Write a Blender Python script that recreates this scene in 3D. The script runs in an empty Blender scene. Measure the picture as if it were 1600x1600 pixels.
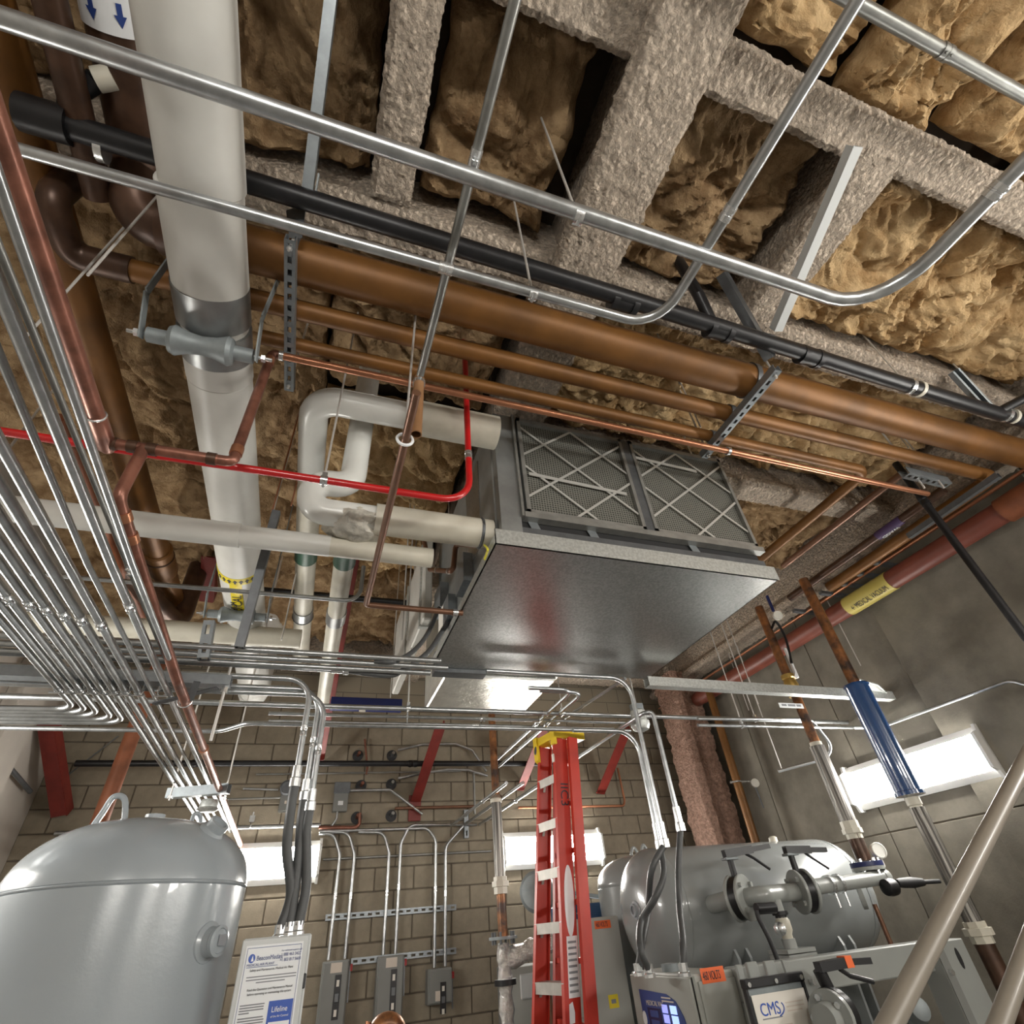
import bpy, bmesh, math, random
import numpy as np
from mathutils import Vector, Matrix, noise

# ------------------------------------------------------------------ camera
sc = bpy.context.scene
VD, VX, PP = np.array((445., 1490.)), np.array((3430., 1195.)), np.array((800., 800.))
FOC = math.sqrt(-np.dot(VD - PP, VX - PP))
def _n(v): return v / np.linalg.norm(v)
_d = _n(np.array((VD[0]-800, -(VD[1]-800), -FOC))); _x = _n(np.array((VX[0]-800, -(VX[1]-800), -FOC)))
RC = np.stack([_x, _d, np.cross(_x, _d)])          # camera axes -> room axes (x right, y to back wall, z up)
EYE = np.array((0., 0., 1.6))
cam_d = bpy.data.cameras.new('camera'); cam = bpy.data.objects.new('camera', cam_d)
sc.collection.objects.link(cam); sc.camera = cam
cam_d.sensor_width = 36; cam_d.lens = FOC / 1600 * 36; cam_d.clip_start = .02
_M = Matrix([list(RC[i]) + [EYE[i]] for i in range(3)] + [[0, 0, 0, 1]]); cam.matrix_world = _M
# measured plan: a sight line of the photograph cut with a known height / depth / side plane
def ray(px, py): return RC @ np.array((px-800, -(py-800), -FOC))
def Z(px, py, z): r = ray(px, py); return Vector(EYE + r*(z-1.6)/r[2])
def Y(px, py, y): r = ray(px, py); return Vector(EYE + r*y/r[1])
def X(px, py, x): r = ray(px, py); return Vector(EYE + r*x/r[0])
def zof(x, y, py):                                   # height on the plumb line (x, y) seen at image row py
    a = -(py-800)/FOC                                # solve  c_y = -a*c_z
    k = RC[:, 1] + a*RC[:, 2]
    return 1.6 - (k[0]*x + k[1]*y)/k[2]
# ------------------------------------------------------------------ world, exposure
w = bpy.data.worlds.new('world'); sc.world = w; w.use_nodes = True
w.node_tree.nodes['Background'].inputs[0].default_value = (.6, .6, .62, 1)
w.node_tree.nodes['Background'].inputs[1].default_value = .02
sc.view_settings.view_transform = 'Standard'; sc.view_settings.look = 'None'
sc.view_settings.gamma = 1; sc.view_settings.use_curve_mapping = False
sc.view_settings.exposure = 0.5
LAMP = 42.0                                          # radiance of every fluorescent diffuser
# ------------------------------------------------------------------ room measures
XL, XR, YB, YF, ZD = -2.47, 4.95, 6.7, -2.6, 4.85
ZB = 4.3                                             # underside of the beams
C = sc.collection
rnd = random.Random(7)

# ------------------------------------------------------------------ materials
MATS = {}
def mat(name, col, rough=.5, metal=0., var=0., vscale=8., col2=None, bump=0., bscale=60., bdist=.01,
        emit=0., spec=.5, coat=0., stretch=None, kind='noise', detail=4., pits=0.):
    m = bpy.data.materials.new(name); m.use_nodes = True; MATS[name] = m
    nt = m.node_tree; N = nt.nodes; L = nt.links; b = N['Principled BSDF']
    b.inputs['Base Color'].default_value = (*col, 1); b.inputs['Roughness'].default_value = rough
    b.inputs['Metallic'].default_value = metal; b.inputs['Specular IOR Level'].default_value = spec
    b.inputs['Coat Weight'].default_value = coat
    tc = N.new('ShaderNodeTexCoord'); src = tc.outputs['Object']
    if stretch:
        mp = N.new('ShaderNodeMapping'); mp.inputs['Scale'].default_value = stretch
        L.new(src, mp.inputs[0]); src = mp.outputs[0]
    if var > 0 or col2:
        if kind == 'voronoi':
            t = N.new('ShaderNodeTexVoronoi'); t.inputs['Scale'].default_value = vscale; fac = t.outputs['Color']
        else:
            t = N.new('ShaderNodeTexNoise'); t.inputs['Scale'].default_value = vscale; t.inputs['Detail'].default_value = detail
            t.inputs['Roughness'].default_value = .6; fac = t.outputs['Fac']
        L.new(src, t.inputs['Vector'])
        r = N.new('ShaderNodeValToRGB'); c2 = col2 or tuple(max(0, c*(1-var)) for c in col)
        lo, hi = (.38, .62) if kind == 'noise' else (.2, .8)
        r.color_ramp.elements[0].position = lo; r.color_ramp.elements[1].position = hi
        r.color_ramp.elements[0].color = (*c2, 1); r.color_ramp.elements[1].color = (*col, 1)
        L.new(fac, r.inputs[0]); L.new(r.outputs[0], b.inputs['Base Color'])
        if metal > .3:
            mr = N.new('ShaderNodeMapRange'); mr.inputs['To Min'].default_value = rough*.8; mr.inputs['To Max'].default_value = min(1, rough*1.35)
            L.new(r.outputs[0], mr.inputs[0]); L.new(mr.outputs[0], b.inputs['Roughness'])
    if bump > 0:
        t2 = N.new('ShaderNodeTexNoise'); t2.inputs['Scale'].default_value = bscale; t2.inputs['Detail'].default_value = 6
        t2.inputs['Roughness'].default_value = .65
        L.new(src, t2.inputs['Vector'])
        bp = N.new('ShaderNodeBump'); bp.inputs['Strength'].default_value = bump; bp.inputs['Distance'].default_value = bdist
        hsrc = t2.outputs['Fac']
        if pits > 0:                                   # lumpy sprayed relief
            vo = N.new('ShaderNodeTexVoronoi'); vo.inputs['Scale'].default_value = pits; vo.feature = 'SMOOTH_F1'
            wn = N.new('ShaderNodeVectorMath'); wn.operation = 'MULTIPLY_ADD'; wn.inputs[1].default_value = (.03, .03, .03)
            L.new(t2.outputs['Color'], wn.inputs[0]); L.new(src, wn.inputs[2]); L.new(wn.outputs[0], vo.inputs['Vector'])
            ad = N.new('ShaderNodeMath'); ad.operation = 'SUBTRACT'; L.new(t2.outputs['Fac'], ad.inputs[0]); L.new(vo.outputs['Distance'], ad.inputs[1]); hsrc = ad.outputs[0]
        L.new(hsrc, bp.inputs['Height']); L.new(bp.outputs[0], b.inputs['Normal'])
    if emit > 0:
        b.inputs['Emission Color'].default_value = (*col, 1); b.inputs['Emission Strength'].default_value = emit
    return m
mat('emt', (.50, .52, .53), .30, .88, .22, 14)
mat('emt_dull', (.34, .345, .33), .40, .8, .2, 10)
mat('strut_steel', (.30, .33, .35), .42, .7, .15, 20)
mat('strut_dark', (.16, .17, .18), .5, .6, .2, 15)
mat('rod_steel', (.62, .60, .57), .45, .5)
mat('bright_zinc', (.75, .77, .78), .25, .9)
mat('copper_bronze', (.185, .078, .016), .48, .30, .35, 3, bump=.05, bscale=30)
mat('copper_dark', (.10, .052, .032), .45, .4, .5, 5)
mat('copper_red', (.31, .13, .088), .40, .5, .45, 9)
mat('copper_bright', (.50, .22, .12), .32, .7, .25, 3)
mat('copper_tan', (.36, .19, .09), .42, .35, .2, 6)
mat('copper_brown', (.20, .10, .06), .42, .45, .25, 6)
mat('copper_mottled', (.34, .14, .05), .4, .45, col2=(.055, .035, .028), vscale=7)
mat('rust_pipe', (.24, .075, .03), .55, .1, .3, 6)
mat('black_iron', (.018, .018, .02), .38, .3, .3, 12)
mat('black_plastic', (.012, .012, .014), .4)
mat('black_rubber', (.02, .02, .022), .6)
mat('white_pvc', (.62, .615, .58), .42, 0, .10, 3, bump=.04, bscale=18)
mat('cream_jacket', (.60, .57, .48), .45, 0, .16, 4, bump=.05, bscale=20)
mat('gloss_pvc', (.72, .73, .70), .25, 0, .06, 4)
mat('mastic', (.60, .57, .50), .6, 0, .35, 18, bump=.6, bscale=25, bdist=.02)
mat('band_steel', (.36, .37, .37), .38, .8, .15, 8)
mat('cast_grey', (.25, .28, .29), .5, .3, .15, 12)
mat('galv', (.48, .49, .48), .29, .9, .26, 95, kind='voronoi')
mat('galv_side', (.40, .42, .42), .45, .75, .2, 5)
mat('galv_bright', (.58, .60, .58), .42, .6, .25, 60)
mat('duct_foil', (.75, .74, .68), .3, .8, .15, 9, bump=.35, bscale=9, bdist=.02)
mat('duct_white', (.55, .54, .50), .5, .1, .12, 5)
mat('dark_cavity', (.012, .012, .013), .7)
mat('filter_frame', (.34, .34, .32), .45, .6, .2, 12)
mat('filter_wire', (.60, .60, .57), .45, .5)
mat('insulation', (.50, .35, .20), .95, 0, col2=(.245, .152, .078), vscale=6.5, bump=.9, bscale=42, bdist=.03, spec=.1, detail=9)
mat('insulation_pale', (.72, .52, .29), .95, 0, col2=(.42, .265, .125), vscale=6.0, bump=.9, bscale=42, bdist=.03, spec=.1, detail=9)
mat('fireproof', (.78, .655, .53), .95, 0, .30, 38, bump=1.0, bscale=70, bdist=.035, spec=.1, pits=48)
mat('fireproof_pink', (.56, .36, .28), .95, 0, .35, 30, bump=1.0, bscale=60, bdist=.03, spec=.1, pits=40)
mat('deck', (.10, .075, .055), .9, 0, .3, 6)
mat('cmu', (.285, .245, .185), .9, 0, .17, 7, bump=.5, bscale=90, bdist=.004, spec=.2)
mat('mortar', (.13, .11, .085), .95, 0, .15, 10, spec=.1)
mat('concrete', (.235, .215, .175), .85, 0, .38, 2.0, bump=.3, bscale=40, bdist=.005, spec=.25, detail=9)
mat('painted_wall', (.50, .46, .41), .7, 0, .1, 2)
mat('floor_grey', (.24, .23, .21), .6, 0, .2, 3)
mat('red_steel', (.20, .022, .015), .5, 0, .25, 6)
mat('red_pipe', (.20, .055, .035), .45, 0, .25, 4)
mat('red_conduit', (.52, .012, .014), .28, 0, .1, 8, coat=.4)
mat('ladder_red', (.50, .035, .018), .42, 0, .12, 6)
mat('ladder_yellow', (.75, .52, .02), .4)
mat('ladder_step', (.52, .49, .45), .5, .35, .15, 12)
mat('tank_grey', (.33, .365, .39), .22, 0, .05, 2, coat=.35, bump=.10, bscale=45, bdist=.006)
mat('tank_grey2', (.25, .265, .265), .25, 0, .08, 2, coat=.4, bump=.03, bscale=25)
mat('machine_grey', (.30, .315, .30), .35, 0, .06, 4, coat=.2)
mat('cabinet_grey', (.38, .39, .36), .4, 0, .05, 3)
mat('panel_grey', (.20, .205, .195), .45, 0, .06, 5)
mat('panel_light', (.56, .58, .58), .4, 0, .04, 4)
mat('sign_white', (.78, .80, .82), .4)
mat('paper', (.72, .69, .63), .6)
mat('ink', (.03, .03, .04), .6)
mat('ink_grey', (.22, .23, .25), .6)
mat('ink_blue', (.02, .05, .22), .5)
mat('label_blue', (.03, .09, .42), .4)
mat('display_blue', (.035, .07, .24), .35)
mat('screen_dark', (.02, .03, .09), .2)
mat('screen_lit', (.35, .50, .95), .3, emit=.9)
mat('screen_lit2', (.30, .33, .85), .3, emit=.7)
mat('label_orange', (.80, .14, .03), .5)
mat('label_yellow', (.72, .58, .02), .45)
mat('label_olive', (.55, .46, .12), .45)
mat('label_green', (.02, .085, .05), .45, 0, .2, 30)
mat('label_purple', (.06, .03, .10), .5)
mat('label_pink', (.62, .55, .48), .6)
mat('blue_paint', (.012, .055, .17), .22, 0, .1, 5, coat=.6)
mat('navy_paint', (.01, .018, .10), .4)
mat('blue_box', (.03, .075, .16), .4)
mat('flex_grey', (.075, .078, .08), .5, 0, .1, 20)
mat('braid', (.30, .285, .26), .38, .75, col2=(.06, .055, .05), vscale=75, stretch=(1, 1, .02), bump=.8, bscale=75, bdist=.01, detail=1)
mat('foil_wrap', (.70, .69, .66), .22, .9, .2, 12, bump=1.0, bscale=22, bdist=.03)
mat('brass', (.55, .38, .12), .35, .85)
mat('rail_paint', (.225, .20, .165), .38, 0, .08, 5, coat=.2)
mat('glass_dial', (.75, .74, .68), .2)
mat('fixture_white', (.70, .70, .68), .4)
mat('lamp_lit', (1.0, .965, .90), .5, emit=LAMP)
mat('wire_red', (.45, .02, .02), .5)
mat('tag_yellow', (.75, .68, .05), .6)
# fine wire mesh over pleats
m = mat('filter_mesh', (.13, .13, .115), .6, .2); nt = m.node_tree; b = nt.nodes['Principled BSDF']
tc = nt.nodes.new('ShaderNodeTexCoord'); br = nt.nodes.new('ShaderNodeTexBrick'); mp = nt.nodes.new('ShaderNodeMapping')
mp.inputs['Rotation'].default_value = (math.radians(90), 0, 0)
br.offset = 0; br.inputs['Scale'].default_value = 1; br.inputs['Brick Width'].default_value = .016; br.inputs['Row Height'].default_value = .016
br.inputs['Mortar Size'].default_value = .0024; br.inputs['Color1'].default_value = (.03, .03, .027, 1); br.inputs['Color2'].default_value = (.055, .055, .045, 1)
br.inputs['Mortar'].default_value = (.21, .21, .185, 1)
nt.links.new(tc.outputs['Object'], mp.inputs[0]); nt.links.new(mp.outputs[0], br.inputs['Vector']); nt.links.new(br.outputs[0], b.inputs['Base Color'])
# far part of the block wall
m = mat('block_pattern', (.34, .295, .225), .9); nt = m.node_tree; b = nt.nodes['Principled BSDF']
tc = nt.nodes.new('ShaderNodeTexCoord'); br = nt.nodes.new('ShaderNodeTexBrick'); mp = nt.nodes.new('ShaderNodeMapping')
mp.inputs['Rotation'].default_value = (math.radians(90), 0, 0)
br.inputs['Scale'].default_value = 1; br.inputs['Brick Width'].default_value = .406; br.inputs['Row Height'].default_value = .203; br.inputs['Mortar Size'].default_value = .005
br.inputs['Color1'].default_value = (.285, .245, .185, 1); br.inputs['Color2'].default_value = (.25, .215, .16, 1); br.inputs['Mortar'].default_value = (.13, .11, .085, 1)
nt.links.new(tc.outputs['Object'], mp.inputs[0]); nt.links.new(mp.outputs[0], br.inputs['Vector']); nt.links.new(br.outputs[0], b.inputs['Base Color'])

# ------------------------------------------------------------------ mesh builder
V3 = Vector
def frame(d):
    d = V3(d).normalized(); a = V3((0, 0, 1)) if abs(d.z) < .9 else V3((1, 0, 0))
    u = d.cross(a).normalized(); return u, d.cross(u).normalized()
def fillet(pts, rad, seg=7):
    pts = [V3(p) for p in pts]
    if rad is None or rad <= 0 or len(pts) < 3: return pts
    out = [pts[0]]
    for i in range(1, len(pts)-1):
        p = pts[i]; a = pts[i-1]-p; b = pts[i+1]-p
        la, lb = a.length, b.length; a.normalize(); b.normalize()
        ang = math.acos(max(-1, min(1, a.dot(b))))
        if ang > 3.1 or ang < .05: out.append(p); continue
        t = min(rad/math.tan(ang/2), la*.48, lb*.48); rr = t*math.tan(ang/2)
        ctr = p + (a+b).normalized()*(rr/math.sin(ang/2)); s = p+a*t-ctr; e = p+b*t-ctr
        sw = math.pi-ang; k = max(2, int(seg*sw/1.57+.5))
        for j in range(k+1):
            f = j/k; out.append(ctr + (s*math.sin((1-f)*sw)+e*math.sin(f*sw))/math.sin(sw))
    out.append(pts[-1]); return out
def smooth_path(pts, n=8):                             # Catmull-Rom
    P = [V3(p) for p in pts]; P = [P[0]*2-P[1]] + P + [P[-1]*2-P[-2]]; out = []
    for i in range(1, len(P)-2):
        for j in range(n):
            t = j/n; a, b, c, d = P[i-1:i+3]
            out.append(.5*((2*b)+(c-a)*t+(2*a-5*b+4*c-d)*t*t+(3*b-a-3*c+d)*t**3))
    out.append(P[-2]); return out
class MB:
    def __init__(s, M=None): s.v = []; s.f = []; s.M = M
    def add(s, vs, fs):
        o = len(s.v); s.v += [(s.M @ V3(v)) if s.M else V3(v) for v in vs]; s.f += [tuple(i+o for i in f) for f in fs]; return s
    def box(s, x0, x1, y0, y1, z0, z1):
        return s.add([(x0,y0,z0),(x1,y0,z0),(x1,y1,z0),(x0,y1,z0),(x0,y0,z1),(x1,y0,z1),(x1,y1,z1),(x0,y1,z1)],
                     [(3,2,1,0),(4,5,6,7),(0,1,5,4),(1,2,6,5),(2,3,7,6),(3,0,4,7)])
    def cbox(s, c, sx, sy, sz): return s.box(c[0]-sx/2, c[0]+sx/2, c[1]-sy/2, c[1]+sy/2, c[2]-sz/2, c[2]+sz/2)
    def rbox(s, x0, x1, y0, y1, z0, z1, b=.01):        # chamfered box
        vs = []; 
        for X_ in ((x0, 1), (x1, -1)):
            for Y_ in ((y0, 1), (y1, -1)):
                for Z_ in ((z0, 1), (z1, -1)):
                    x, sx = X_; y, sy = Y_; z, sz = Z_
                    vs += [(x, y+sy*b, z+sz*b), (x+sx*b, y, z+sz*b), (x+sx*b, y+sy*b, z)]
        bm = bmesh.new()
        for v in vs: bm.verts.new(v)
        bmesh.ops.convex_hull(bm, input=bm.verts); bmesh.ops.dissolve_limit(bm, angle_limit=.02, verts=bm.verts, edges=bm.edges)
        bm.verts.index_update(); s.add([v.co.copy() for v in bm.verts], [[v.index for v in f.verts] for f in bm.faces]); bm.free(); return s
    def bar(s, p0, p1, w, h, up=(0, 0, 1)):            # w across, h along up
        p0, p1 = V3(p0), V3(p1); d = (p1-p0).normalized(); up = V3(up)
        u = d.cross(up).normalized()*(w/2); k = u.cross(d).normalized()*(h/2)
        return s.add([p0-u-k,p0+u-k,p0+u+k,p0-u+k,p1-u-k,p1+u-k,p1+u+k,p1-u+k],[(3,2,1,0),(4,5,6,7),(0,1,5,4),(1,2,6,5),(2,3,7,6),(3,0,4,7)])
    def tube(s, pts, r, n=12, bend=None, caps=True, seg=7):
        P = fillet(pts, bend, seg); m_ = len(P); T = []
        for i in range(m_):
            a = P[max(0, i-1)]; b = P[min(m_-1, i+1)]; T.append((b-a).normalized())
        u, _ = frame(T[0]); vs = []
        for i in range(m_):
            if i: u = (u - T[i]*u.dot(T[i])).normalized()
            w_ = T[i].cross(u); rr = r[i] if isinstance(r, (list, tuple)) else r
            k = 1.
            vs += [P[i] + (u*math.cos(2*math.pi*j/n)+w_*math.sin(2*math.pi*j/n))*rr*k for j in range(n)]
        fs = [(i*n+j, i*n+(j+1)%n, (i+1)*n+(j+1)%n, (i+1)*n+j) for i in range(m_-1) for j in range(n)]
        if caps: fs += [tuple(range(n-1, -1, -1)), tuple((m_-1)*n+j for j in range(n))]
        return s.add(vs, fs)
    def cyl(s, p0, p1, r, n=16, r2=None): return s.tube([p0, p1], [r, r if r2 is None else r2], n)
    def lathe(s, o, d, prof, n=32, caps=True):         # prof: (distance along d, radius)
        o = V3(o); d = V3(d).normalized(); u, w_ = frame(d); vs = []
        for t, r in prof: vs += [o+d*t+(u*math.cos(2*math.pi*j/n)+w_*math.sin(2*math.pi*j/n))*max(r, 1e-4) for j in range(n)]
        m_ = len(prof); fs = [(i*n+j, (i+1)*n+j, (i+1)*n+(j+1)%n, i*n+(j+1)%n) for i in range(m_-1) for j in range(n)]
        if caps: fs += [tuple(range(n)), tuple((m_-1)*n+j for j in range(n-1, -1, -1))]
        return s.add(vs, fs)
    def ring(s, c, d, r, tr, n=20, k=8):               # torus
        u, w_ = frame(d); c = V3(c); pts = [c+(u*math.cos(2*math.pi*j/n)+w_*math.sin(2*math.pi*j/n))*r for j in range(n+1)]
        return s.tube(pts, tr, k, caps=False)
    def quad(s, a, b, c, d): return s.add([a, b, c, d], [(0, 1, 2, 3)])
    def prism(s, pts, off):                            # extrude a planar polygon
        n = len(pts); off = V3(off); vs = [V3(p) for p in pts]+[V3(p)+off for p in pts]
        return s.add(vs, [tuple(range(n-1, -1, -1)), tuple(range(n, 2*n))]+[(i, (i+1) % n, (i+1) % n+n, i+n) for i in range(n)])
    def build(s, name, m, parent=None, smooth=True, label=None, fix=True):
        vs = np.array([tuple(v) for v in s.v]); o = V3(((vs[:,0].min()+vs[:,0].max())/2, (vs[:,1].min()+vs[:,1].max())/2, vs[:,2].min()))
        me = bpy.data.meshes.new(name); me.from_pydata([tuple(v-o) for v in s.v], [], s.f)
        if fix:
            bm = bmesh.new(); bm.from_mesh(me); bmesh.ops.recalc_face_normals(bm, faces=bm.faces); bm.to_mesh(me); bm.free()
        if smooth:
            me.polygons.foreach_set('use_smooth', [True]*len(me.polygons)); me.set_sharp_from_angle(angle=math.radians(38))
        me.materials.append(MATS[m]); ob = bpy.data.objects.new(name, me); C.objects.link(ob)
        put(ob, o, parent)
        if label: ob['label'] = label
        return ob
ORG = {}
def put(ob, o, parent):
    if parent is not None:
        ob.parent = parent; ob.location = V3(o)-ORG[parent]
    else: ob.location = o
    ORG[ob] = V3(o)
def tag(o, label, cat, group=None, kind=None):
    o['label'] = label; o['category'] = cat
    if group: o['group'] = group
    if kind: o['kind'] = kind
    return o
def thing(name, label, cat, loc, group=None):
    o = bpy.data.objects.new(name, None); o.empty_display_size = .05; C.objects.link(o); put(o, V3(loc), None)
    return tag(o, label, cat, group)
def struct(o): o['kind'] = 'structure'; return o
def lettering(body, o, xd, yd, size, m, parent, align='LEFT', name='lettering', squeeze=1.):
    cu = bpy.data.curves.new(name, 'FONT'); cu.body = body; cu.size = size; cu.align_x = align; cu.extrude = .0006
    t = bpy.data.objects.new(name, cu); C.objects.link(t)
    dg = bpy.context.evaluated_depsgraph_get(); me = bpy.data.meshes.new_from_object(t.evaluated_get(dg))
    bpy.data.objects.remove(t); bpy.data.curves.remove(cu)
    xd, yd = V3(xd).normalized(), V3(yd).normalized(); zd = xd.cross(yd); o = V3(o)
    me.transform(Matrix(((xd.x*squeeze, yd.x, zd.x, 0), (xd.y*squeeze, yd.y, zd.y, 0), (xd.z*squeeze, yd.z, zd.z, 0), (0, 0, 0, 1))))
    me.materials.clear(); me.materials.append(MATS[m]); ob = bpy.data.objects.new(name, me); C.objects.link(ob)
    put(ob, o+zd*.0012, parent); return ob
ZTOP = 4.52                                             # where hanger rods vanish into the insulation
def coupling(p, d, r, parent, m='bright_zinc', L=.05, name='coupling'):
    d = V3(d).normalized(); u, w_ = frame(d); p = V3(p); mb = MB()
    mb.lathe(p-d*L/2, d, [(0, r*1.02), (0, r*1.18), (L*.42, r*1.18), (L*.45, r*1.10), (L*.55, r*1.10), (L*.58, r*1.18), (L, r*1.18), (L, r*1.02)], 14)
    for s_ in (-.28, .28):
        q = p+d*L*s_-V3((0, 0, 1))*r*1.15 if abs(d.z) < .9 else p+d*L*s_+u*r*1.15
        e = V3((0, 0, -1)) if abs(d.z) < .9 else u
        mb.cyl(q, q+e*.008, .005, 6)
    return mb.build(name, m, parent)
def run(name, label, cat, pts, r, m, bend=None, group=None, n=12, couplings=(), cm='bright_zinc', cl=.05):
    """a pipe or conduit run: the run is the thing, its couplings are parts"""
    pts = [V3(p) for p in pts]
    o = MB().tube(pts, r, n, bend).build(name, m); tag(o, label, cat, group)
    for seg_i, f in couplings:
        a, b = pts[seg_i], pts[seg_i+1]; coupling(a.lerp(b, f), b-a, r, o, cm, cl)
    return o
def rod_hanger(p, d, r, label, ztop=ZTOP, rr=.005, m='rod_steel', group='hanger rods under the ceiling', cw=.03):
    """threaded rod with a strap clamp round the pipe running along d at p"""
    p = V3(p); d = V3(d).normalized(); t = thing('hanger_rod', label, 'hanger', (p.x, p.y, p.z-r-.01), group)
    MB().cyl((p.x, p.y, p.z+r), (p.x, p.y, ztop), rr, 8).build('rod', m, t)
    mb = MB(); mb.lathe(p-d*cw/2, d, [(0, r*1.03), (0, r*1.16+.002), (cw, r*1.16+.002), (cw, r*1.03)], 16); mb.cbox((p.x, p.y, p.z+r*1.16+.01), .022, .022, .022)
    u = d.cross(V3((0, 0, 1))).normalized(); q = p-V3((0, 0, r*1.1)); mb.cyl(q-u*.018, q+u*.018, .007, 6)
    mb.build('clamp', 'bright_zinc', t); return t
def strut(p0, p1, openup, name, m, label=None, cat=None, group=None, parent=None, w=.041, slots=True, step=.055, h=None):
    """C-channel strut: the slotted back faces away from openup"""
    p0, p1 = V3(p0), V3(p1); L = (p1-p0).length; d = (p1-p0)/L; up = V3(openup); up = (up-d*up.dot(d)).normalized(); s_ = d.cross(up)
    h = h or w; t = .004; mb = MB(); c = -up*h/2
    mb.bar(p0+s_*(w/2-t/2), p1+s_*(w/2-t/2), t, h, up); mb.bar(p0-s_*(w/2-t/2), p1-s_*(w/2-t/2), t, h, up)
    for q in (-1, 1): mb.bar(p0+s_*q*(w/2-.006)+up*(h/2-t/2), p1+s_*q*(w/2-.006)+up*(h/2-t/2), .010, t, up)
    if slots:
        for q in (-1, 1): mb.bar(p0+s_*q*w*.34+c, p1+s_*q*w*.34+c, w*.30, t, up)
        k = max(1, int(L/step)); st = L/k
        for i in range(k+1):
            a = max(0, i*st-st*.24); b = min(L, i*st+st*.24)
            mb.bar(p0+d*a+c, p0+d*b+c, w*.42, t, up)
    else: mb.bar(p0+c, p1+c, w, t, up)
    o = mb.build(name, m, parent, smooth=False)
    if label: tag(o, label, cat, group)
    return o
# ================================================================== the room
struct(MB().box(XL-.2, XR+.2, YF-.2, YB+.2, -.15, 0).build('floor', 'floor_grey', smooth=False))
struct(MB().box(XL-.2, XR+.2, YF-.2, YB+.2, ZD, ZD+.15).build('ceiling', 'deck', smooth=False))
struct(MB().box(XL-.2, XL, YF-.2, YB+.2, 0, ZD).build('wall_left', 'painted_wall', smooth=False))
struct(MB().box(XL-.2, XR+.2, YF-.2, YF, 0, ZD).build('wall_front', 'painted_wall', smooth=False))
wb = struct(MB().box(XL-.2, XR+.2, YB+.008, YB+.25, 0, ZD).build('wall_back', 'mortar', smooth=False))
# concrete blocks in running bond; the 300 in view are parts, the rest one part
bw, bh, jt = .406, .203, .011
me_cache = {}
def block(x0, x1, z0):
    key = round(x1-x0, 3)
    if key not in me_cache:
        ob = MB().rbox(x0, x1, YB, YB+.05, z0, z0+bh-jt, .006).build('block', 'cmu', wb, smooth=False); me_cache[key] = ob.data; return ob
    ob = bpy.data.objects.new('block', me_cache[key]); C.objects.link(ob); put(ob, V3(((x0+x1)/2, YB+.025, z0)), wb); return ob
z = .812; nb = 0
while nb < 282:
    x = XL - (bw/2 if int(round(z/bh)) % 2 else 0)
    while x < XR-.02:
        a, b = max(x, XL), min(x+bw-jt, XR)
        if b-a > .05: block(a, b, z); nb += 1
        x += bw
    z += bh
zt = z-bh*0
o = MB().box(XL, XR, YB, YB+.05, zt, ZD).box(XL, XR, YB, YB+.05, 0, .812-jt).build('block_courses', 'block_pattern', wb, smooth=False); o['kind'] = 'stuff'
# right wall: cast concrete panels
wr = struct(MB().box(XR+.012, XR+.25, YF-.2, YB+.2, 0, ZD).build('wall_right', 'mortar', smooth=False))
ys = [YF, -1.2, .15, 1.5, X(1430, 1070, XR).y, 4.05, 5.3, YB]
for i in range(len(ys)-1):
    for (z0, z1) in ((0, 2.02), (2.03, ZD)):
        MB().rbox(XR-(.03 if i == 3 else 0), XR+.05, ys[i]+.004, ys[i+1]-.004, z0, z1, .004).build('wall_panel', 'concrete', wr, smooth=False)
# left wall pilaster and pipe rail
struct(MB().rbox(XL, XL+.12, 5.3, 5.75, 0, ZD, .01).build('trim_1', 'painted_wall', smooth=False))
# ------------------------------------------------------------------ sprayed beams
def beam(label, axis, c, wid, a0, a1, zb, name='sprayed_beam', m='fireproof', top=ZD-.02, amp=.016, fl=.09, step=.0135):
    h = wid/2; wbq = min(h*.6, .085)
    prof = [(-wbq, top), (-wbq, zb+fl+.05), (-h+.02, zb+fl), (-h, zb+fl-.02), (-h-.004, zb+.03), (-h+.025, zb), (h-.025, zb), (h+.004, zb+.03), (h, zb+fl-.02), (h-.02, zb+fl), (wbq, zb+fl+.05), (wbq, top)]
    P = []
    for (u0, z0), (u1, z1) in zip(prof, prof[1:]):
        k = max(1, int(math.hypot(u1-u0, z1-z0)/step))
        P += [(u0+(u1-u0)*j/k, z0+(z1-z0)*j/k) for j in range(k)]
    P.append(prof[-1]); n = len(P); k = int((a1-a0)/step); vs = []; cz = zb+.12
    for i in range(k+1):
        a = a0+(a1-a0)*i/k
        for u, z_ in P:
            q = V3((a, u+c, z_)); nz = noise.noise(q*24)*.5+(abs(noise.noise(q*46))*2.2-.6)*.55+.5*noise.noise(q*5)
            du, dz = u, z_-cz; l = math.hypot(du, dz) or 1
            uu, zz = u+du/l*nz*amp, z_+dz/l*nz*amp
            vs.append((a, c+uu, zz) if axis == 'x' else (c+uu, a, zz))
    fs = [(i*n+j, i*n+j+1, (i+1)*n+j+1, (i+1)*n+j) for i in range(k) for j in range(n-1)]
    fs += [tuple(range(n)), tuple(k*n+j for j in range(n-1, -1, -1))]
    mb = MB(); mb.add(vs, fs); o = mb.build(name, m); return tag(o, label, 'beam', 'sprayed ceiling beams')
kz = (ZB-1.6)/3.4                                       # plan measured at 5.0 m brought to the beam height
B1, BG, B3 = -.045*kz, 1.22*kz, 2.70*kz
beam('narrow sprayed beam running back from the top edge, left of the wide beam', 'y', B1, .185, YF, 1.3*kz, ZB)
beam('widest rough sprayed beam crossing the ceiling towards the filter unit', 'y', BG, .34, YF, YB, ZB-.08)
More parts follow.
